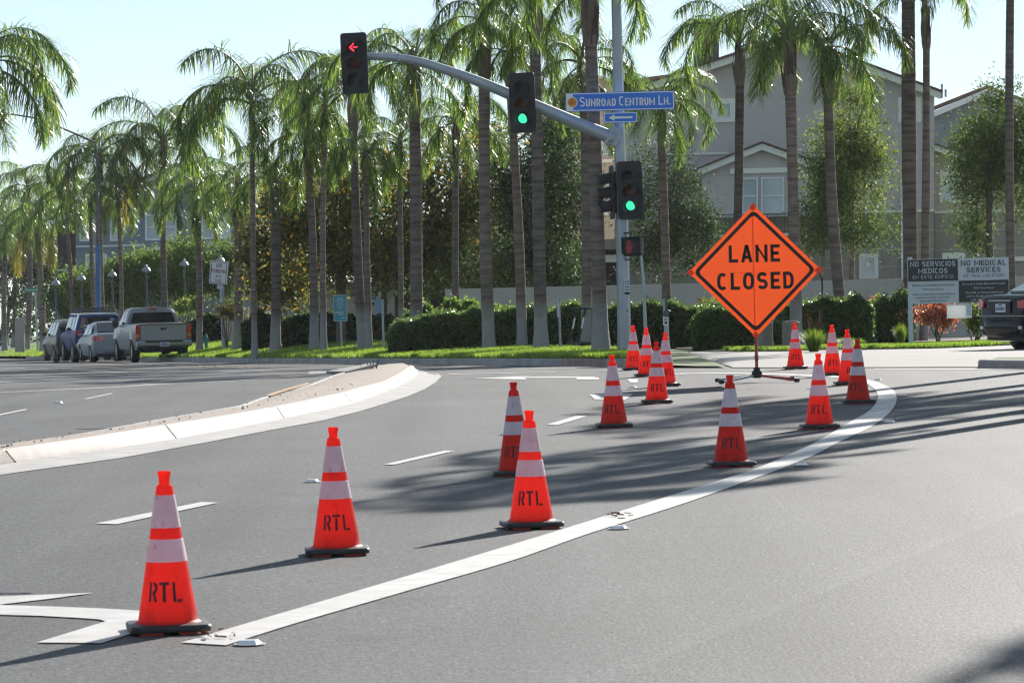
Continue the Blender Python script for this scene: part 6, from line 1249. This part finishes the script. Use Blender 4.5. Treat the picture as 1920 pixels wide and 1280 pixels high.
# ================================================================== BROADLEAF TREES, HEDGES, SHRUBS
def leaf_cards(centers, size, asp=.5, up=0.0, r_=rng):
    n = len(centers); a = r_.normal(size=(n, 3)); a[:, 2] -= .25; a /= np.linalg.norm(a, axis=1)[:, None]; b = r_.normal(size=(n, 3)); b = np.cross(a, b); b /= np.linalg.norm(b, axis=1)[:, None]
    s = size * r_.uniform(.65, 1.3, n)[:, None]; c = np.cross(a, b); bend = c * s * .18
    v = np.stack([centers - a * s * .5, centers + b * s * asp * .5 + bend, centers + a * s * .5, centers - b * s * asp * .5 + bend], 1)
    return v.reshape(-1, 3), np.arange(n * 4).reshape(-1, 4)
def clumped(blobs, n, clump_r, shell=.55, per=40, r_=rng):
    """blobs: (centre, radii); leaves sit in clumps spread through the volume, gaps between them"""
    kids = []
    for b in blobs:
        for k in range(7):
            u = r_.normal(size=3); u /= np.linalg.norm(u); f = r_.uniform(.22, .5); kids.append((np.array(b[0]) + u * np.array(b[1]) * r_.uniform(.75, 1.12), tuple(np.array(b[1]) * f)))
    blobs = [(b[0], tuple(np.array(b[1]) * .86)) for b in blobs] + kids
    vol = np.array([(b[1][0] * b[1][1] * b[1][2]) ** .8 for b in blobs]); nc = max(1, n // per); pick = r_.choice(len(blobs), nc, p=vol / vol.sum()); cs = []
    for i in pick:
        u = r_.normal(size=3); u /= np.linalg.norm(u); rad = r_.uniform(0, 1) ** (1 - shell); c = np.array(blobs[i][0]) + u * rad * np.array(blobs[i][1]); cs.append(c)
    cs = np.repeat(np.array(cs), per, 0); return cs + r_.normal(size=cs.shape) * clump_r * r_.uniform(.5, 1.2, (len(cs), 1))
def tree(label, base_px, d, blobs_px, leaf, n, size=.13, clump=.24, trunk=.12, depth=None, group=None, forks=5, seed=0, lean=0, asp=.5):
    rs = random.Random(seed); b = W(base_px[0], base_px[1], d); o = Vector((b.x, d, float(V(b.x, d)) - .05)); t = thing('broadleaf_tree', label, 'tree', o, 0, group); p_ = F_PX / d; bl = []
    for (x, y, rx, ry) in blobs_px:
        c = W(x, y, d) - o; bl.append(((c.x, rs.uniform(-.5, .5), c.z), (rx / p_, (depth or (rx * .9 / p_)), ry / p_)))
    n = int(n * 1.7); size *= .85
    c = clumped(bl, n, clump, r_=np.random.default_rng(seed + 3)); v, f = leaf_cards(c, size, asp, r_=np.random.default_rng(seed + 9)); np_mesh('crown', v, f, M[leaf], t)
    top = Vector(bl[0][0]); zt = max(.8, top.z - bl[0][1][2] * .55); mb = MB(); mid = Vector((lean + top.x * .3, 0, zt * .5)); mb.tube([(0, 0, 0), (0, 0, .15), mid, (top.x * .7, top.y * .5, zt)], [trunk * 1.5, trunk * 1.1, trunk, trunk * .75], 9); tk = mb.build('trunk', M['wood'], t, smooth=60)
    mb = MB(); st = Vector((top.x * .7, top.y * .5, zt * .92))
    for c_, r_ in bl:
        for k in range(max(2, forks // len(bl))):
            e = Vector(c_) + Vector((rs.uniform(-.7, .7) * r_[0], rs.uniform(-.6, .6) * r_[1], rs.uniform(-.2, .75) * r_[2])); m1 = st.lerp(e, .5) + Vector((rs.gauss(0, .12), rs.gauss(0, .12), .15)); mb.tube([st, m1, e], [trunk * .5, trunk * .3, trunk * .1], 6)
    mb.build('limb', M['wood'], t, smooth=60)
    return t
tree('brown and orange leaved sycamore behind the palms under the red arrow', (640, 640), 112, [(640, 400, 120, 120), (560, 430, 70, 90), (700, 330, 80, 70), (640, 500, 110, 50)], 'leaf_autumn', 6500, .16, .3, .16, seed=1, asp=.8)
tree('autumn sycamore between the two mast arm lights, brownest of the trees', (838, 640), 114, [(840, 400, 120, 110), (880, 300, 75, 60), (800, 480, 100, 60), (760, 330, 60, 70)], 'leaf_autumn', 7500, .16, .3, .16, seed=2, asp=.8, lean=.3)
tree('dense dark green tree left of the signal pole with a sunlit top', (1010, 640), 110, [(1000, 400, 110, 110), (1040, 290, 60, 70), (940, 330, 60, 70), (1000, 490, 110, 55)], 'leaf_dark', 15000, .14, .28, .15, seed=3)
tree('lime topped dark tree filling the space under the mast arm', (930, 640), 120, [(900, 260, 70, 70), (1045, 250, 50, 50), (960, 420, 120, 110), (860, 520, 90, 40)], 'leaf_mid', 12000, .15, .3, .14, seed=4)
tree('shaded sparse tree in front of the grey house beside the signal pole', (1262, 640), 112, [(1240, 330, 60, 70), (1285, 400, 70, 80), (1220, 450, 70, 80), (1310, 480, 45, 40), (1330, 430, 25, 30)], 'leaf_dark', 9500, .12, .24, .08, seed=5, asp=.4)
tree('bright bushy tree in front of the big grey house wall', (1598, 640), 108, [(1600, 250, 70, 70), (1580, 330, 75, 80), (1640, 320, 45, 60), (1545, 400, 45, 60), (1600, 180, 40, 40)], 'leaf_lime', 9500, .13, .25, .08, seed=6, asp=.38)
tree('dark lower tree half hidden by the leaning palm on the right', (1540, 640), 106, [(1548, 420, 45, 60), (1630, 430, 50, 50), (1560, 340, 45, 60)], 'leaf_mid', 5000, .12, .24, .06, seed=7, asp=.38)
tree('leafy tree at the right edge beside the tallest bare trunk', (1860, 640), 104, [(1850, 260, 70, 80), (1835, 360, 65, 80), (1890, 330, 60, 100), (1825, 440, 40, 35), (1895, 200, 45, 45), (1930, 270, 50, 90)], 'leaf_mid', 12000, .125, .25, .1, seed=8, asp=.4)
for i, (x, y, rx, ry, lb) in enumerate(((180, 528, 62, 48, 'rounded green tree behind the blue SUV'), (255, 515, 52, 60, 'rounded green tree between the blue pole and the pickup cab'), (335, 505, 58, 58, 'rounded green tree above the pickup bed'), (418, 498, 48, 50, 'rounded green tree behind the no parking sign'), (130, 545, 32, 34, 'small rounded green tree left of the blue SUV'))):
    tree(lb, (x, 640), 174 + i * .8, [(x, y + 10, rx, ry * .85), (x - rx * .4, y + ry * .3, rx * .6, ry * .5), (x + rx * .35, y - ry * .25, rx * .6, ry * .6)], 'leaf_fresh', 4600, .2, .3, .08, group='rounded trees along the park path', seed=20 + i)
tree('green and yellow tree between the ringed palm and the parking sign palm', (525, 640), 118, [(520, 440, 55, 110), (490, 500, 40, 70), (560, 380, 45, 60)], 'leaf_autumn', 7500, .16, .28, .1, seed=11, asp=.7)
tree('dark green tree mass at the far left edge behind the palms', (10, 640), 262, [(20, 520, 90, 90), (70, 470, 60, 60), (-40, 450, 70, 90), (90, 560, 30, 50)], 'leaf_dark', 9000, .3, .45, .16, seed=12)
tree('grey green tree behind the left palms, top hidden by crowns', (380, 640), 172, [(60, 400, 80, 60), (140, 350, 60, 50)], 'leaf_mid', 3000, .24, .35, .14, seed=13) if False else None
tree('far green tree filling the gap under the mast arm between trunks', (720, 640), 135, [(720, 450, 120, 100), (560, 480, 90, 80), (880, 470, 110, 90)], 'leaf_mid', 7000, .2, .35, .12, seed=14)

def hedge(name, label, px, d, depth, leaf, n, size=.075, rough=.1, cat='hedge', group=None, nx=40):
    """px: list of (x, y_top, y_bottom) along the front; a twiggy core with leaves standing all over it"""
    b = W(px[0][0], px[0][2], d); o = Vector((b.x, d, 0)); t = thing(name, label, cat, o, 0, group); X = np.array([W(p[0], p[1], d).x for p in px]); ZT = np.array([W(p[0], p[1], d).z for p in px]); ZB = np.array([float(V(x, d)) for x in X])
    xs_ = np.linspace(X[0], X[-1], nx); zt = np.interp(xs_, X, ZT); zb = np.interp(xs_, X, ZB); rs = np.random.default_rng(int(px[0][0]) + 5); bump = np.convolve(rs.normal(0, rough, nx + 6), np.ones(4) / 4, 'valid')[:nx]; zt = zt + bump
    mb = MB(); rows = []
    for i in range(nx):
        e = .15 if 0 < i < nx - 1 else .35; x = xs_[i] - o.x; rows.append([Vector((x, .06, zb[i])), Vector((x, .03, zb[i] * .3 + zt[i] * .7)), Vector((x, .16, zt[i] - .08)), Vector((x, depth - .16, zt[i] - .08)), Vector((x, depth - .05, zb[i]))])
    mb.add([p for r_ in rows for p in r_], [(i * 5 + k, i * 5 + k + 1, i * 5 + 6 + k, i * 5 + 5 + k) for i in range(nx - 1) for k in range(4)] + [(0, 1, 2, 3, 4), tuple(range((nx - 1) * 5, nx * 5))]); mb.build('core', M['core'], t)
    fx = rs.uniform(0, 1, n); xi = fx * (xs_[-1] - xs_[0]) + xs_[0]; T_ = np.interp(xi, xs_, zt); B_ = np.interp(xi, xs_, zb); u = rs.uniform(0, 1, n); front = u < .62
    y = np.where(front, rs.uniform(-.06, .1, n), rs.uniform(0, depth, n)); z = np.where(front, B_ + .04 + (T_ - B_) * rs.uniform(0, 1, n) ** .85, T_ + rs.normal(-.03, .055, n)); rnd = np.where(front & (z > T_ - .12), (z - (T_ - .12)) * .8, 0); tall = rs.uniform(0, 1, n) > .96; z = np.where(tall & ~front, z + rs.uniform(0, .14, n), z)
    c = np.stack([xi - o.x + rs.normal(0, .04, n), y + rnd, z], 1); v, f = leaf_cards(c, size, .55, r_=rs); np_mesh('foliage', v, f, M[leaf], t); return t
hedge('hedge', 'long clipped hedge running behind the palms and the signal pole', [(727, 622, 655), (745, 605, 655), (800, 594, 655), (880, 588, 656), (1000, 581, 656), (1130, 573, 656), (1260, 573, 655), (1362, 580, 654)], 88.5, 1.3, 'leaf_hedge', 42000, rough=.12, nx=80)
hedge('hedge', 'tall leafy hedge growth above the clipped hedge behind three trunks', [(758, 600, 655), (790, 578, 655), (850, 570, 655), (930, 575, 655), (975, 590, 655)], 91.5, 1.0, 'leaf_fresh', 9000, .09, .2)
hedge('clipped_shrub', 'trimmed shrub behind the foot of the lane closed sign', [(1300, 600, 655), (1330, 586, 655), (1400, 592, 655), (1440, 604, 655), (1468, 612, 655)], 82.5, .9, 'leaf_hedge', 14000, rough=.12, cat='shrub', group='trimmed shrubs along the mulch bed')
hedge('clipped_shrub', 'trimmed shrub filling the gap behind the right concrete bin', [(1440, 606, 656), (1480, 580, 655), (1512, 585, 655)], 86, .8, 'leaf_hedge', 7000, cat='shrub', group='trimmed shrubs along the mulch bed')
hedge('clipped_shrub', 'broad trimmed shrub behind the sunlit cones right of the sign', [(1503, 590, 650), (1530, 570, 650), (1600, 563, 650), (1636, 582, 650)], 85, 1.3, 'leaf_hedge', 16000, rough=.14, cat='shrub', group='trimmed shrubs along the mulch bed')
hedge('clipped_shrub', 'trimmed shrub left of the medical sign palm', [(1630, 580, 650), (1660, 566, 650), (1712, 560, 650)], 87, 1.2, 'leaf_hedge', 11000, rough=.14, cat='shrub', group='trimmed shrubs along the mulch bed')
hedge('hedge', 'dark low hedge between the ringed palm and the notice sign', [(528, 606, 640), (560, 592, 640), (640, 590, 640), (735, 598, 640)], 112, 1.4, 'leaf_dark', 14000, .11)
hedge('hedge', 'dark bushes right of the no parking sign palm', [(455, 610, 640), (480, 590, 640), (512, 600, 640)], 116, 1.2, 'leaf_dark', 5000, .11)
hedge('hedge', 'low dark planting behind the parked pickup', [(340, 606, 640), (390, 594, 640), (440, 600, 640)], 152, 1.2, 'leaf_dark', 6000, .13)
def bush(name, label, px, d, rx, ry, leaf, n, size, cat='shrub', asp=.45, clump=.1):
    b = W(px[0], px[1], d); o = Vector((b.x, d, float(V(b.x, d)))); t = thing(name, label, cat, o); p_ = F_PX / d; c0 = W(px[0], px[1] - ry, d) - o
    c = clumped([((c0.x, 0, c0.z), (rx / p_, rx / p_, ry / p_))], n, clump, r_=np.random.default_rng(int(px[0]))); v, f = leaf_cards(c, size, asp, r_=np.random.default_rng(int(px[0]) + 1)); np_mesh('foliage', v, f, M[leaf], t)
    mb = MB()
    for k in range(6): e = Vector((random.uniform(-.6, .6) * rx / p_, random.uniform(-.4, .4) * rx / p_, c0.z + random.uniform(-.4, .3) * ry / p_)); mb.tube([(random.gauss(0, .05), random.gauss(0, .05), 0), e * .5 + Vector((random.gauss(0, .06), 0, 0)), e], [.022, .017, .008], 5)
    mb.build('stem', M['wood'], t); return t
bush('red_shrub', 'red leaved shrub behind the lower edge of the medical sign', (1757, 612), 84, 40, 24, 'leaf_red', 1700, .12)
bush('red_shrub', 'small reddish shrub top between two trimmed shrubs', (1645, 590), 89, 24, 14, 'leaf_red', 600, .11)
bush('flowering_shrub', 'yellow green shrub behind the white flyer box', (1830, 615), 85, 26, 24, 'leaf_lime', 900, .12)
bush('flowering_shrub', 'orange tipped shrub behind the right end of the pickup', (352, 606), 145, 22, 26, 'leaf_lime', 900, .17, asp=.3); bush('flowering_shrub', 'orange flowering plant between the parking sign and the palm', (424, 600), 126, 16, 22, 'leaf_autumn', 600, .16, asp=.3)
bush('flowering_shrub', 'brown green shrub left of the lane closed sign foot', (1340, 590), 91, 26, 18, 'leaf_autumn', 700, .1)
def tuft(label, px, rx, h_px, n, seedhead=0, d=None):
    b = GV(*px) if d is None else W(px[0], px[1], d); o = Vector((b.x, b.y, float(V(b.x, b.y)))); p_ = F_PX / b.y; rs = np.random.default_rng(int(px[0])); t = thing('grass_tuft', label, 'grass clump', o, 0, 'ornamental grass clumps'); H = h_px / p_; r0 = rx / p_; V_, F_ = [], []
    for k in range(n):
        an = rs.uniform(0, 6.28); lean_ = rs.uniform(.1, 1.) ** .7; L_ = H * rs.uniform(.75, 1.25); dx, dy = math.cos(an), math.sin(an); p = np.array([dx, dy, 0]) * r0 * .3 * rs.uniform(0, 1); wv = np.array([-dy, dx, 0]) * rs.uniform(.006, .011); o_ = len(V_)
        for s in (0, .45, .8, 1): q = p + np.array([dx * lean_ * r0 * s ** 1.5, dy * lean_ * r0 * s ** 1.5, L_ * (s - .32 * lean_ * s * s)]); V_ += [q + wv * (1 - s * .9), q - wv * (1 - s * .9)]
        F_ += [(o_, o_ + 1, o_ + 3, o_ + 2), (o_ + 2, o_ + 3, o_ + 5, o_ + 4), (o_ + 4, o_ + 5, o_ + 7, o_ + 6)]
    np_mesh('blades', np.array(V_), np.array(F_), M['grass'], t)
    if seedhead:
        mb = MB()
        for k in range(seedhead): a = rs.uniform(0, 6.28); e = Vector((math.cos(a) * r0 * .5, math.sin(a) * r0 * .4, H * rs.uniform(1.3, 1.9))); mb.tube([(0, 0, .1), e * .7 + Vector((0, 0, .1)), e], [.005, .004, .012], 4)
        mb.build('seed_heads', M['twig'], t)
tuft('round grass clump with dry seed heads between two cones', (1526, 659), 30, 42, 900, 14); tuft('low grass clump behind the cone at the far side of the bend', (1588, 652), 24, 20, 500); tuft('upright grass clump left of the medical sign palm', (1689, 646), 17, 38, 420, 6); tuft('small grass clump right of the low one, near the shaded cone', (1612, 652), 16, 18, 300)
# distant treeline closing the view behind the houses
n = 16000; fx = rng.uniform(-60, 60, n); fz = rng.uniform(0, 1, n) ** .8; hh = 3.2 + 1.1 * np.sin(fx * .5) + .8 * np.sin(fx * 1.3 + 1); hh = hh * 1.2; c = np.stack([fx, 290 + rng.uniform(0, 6, n), rz(290) + .2 + fz * hh], 1)
v, f = leaf_cards(c, .5, .7); tl_ = np_mesh('treeline', v, f, M['leaf_dark'], None, None, 'stuff'); tl_['label'] = 'dark far treeline between and behind the houses'

# ------------------------------------------------------------------ thin haze volume added to lift the far darks like lens veil
hz = MB(); hz.box((0, 400, 100), (1200, 1700, 260)); hzm = bpy.data.materials.new('air'); hzm.use_nodes = True; nn = hzm.node_tree.nodes; nn.remove(nn['Principled BSDF']); pv_ = nn.new('ShaderNodeVolumePrincipled')
pv_.inputs['Color'].default_value = (.93, .96, 1, 1); pv_.inputs['Density'].default_value = .00009; pv_.inputs['Anisotropy'].default_value = .35; hzm.node_tree.links.new(pv_.outputs[0], nn['Material Output'].inputs['Volume'])
ho = hz.build('haze', hzm, None, None, None, 'stuff'); ho['label'] = 'thin added haze volume lightening the far darks over the street'
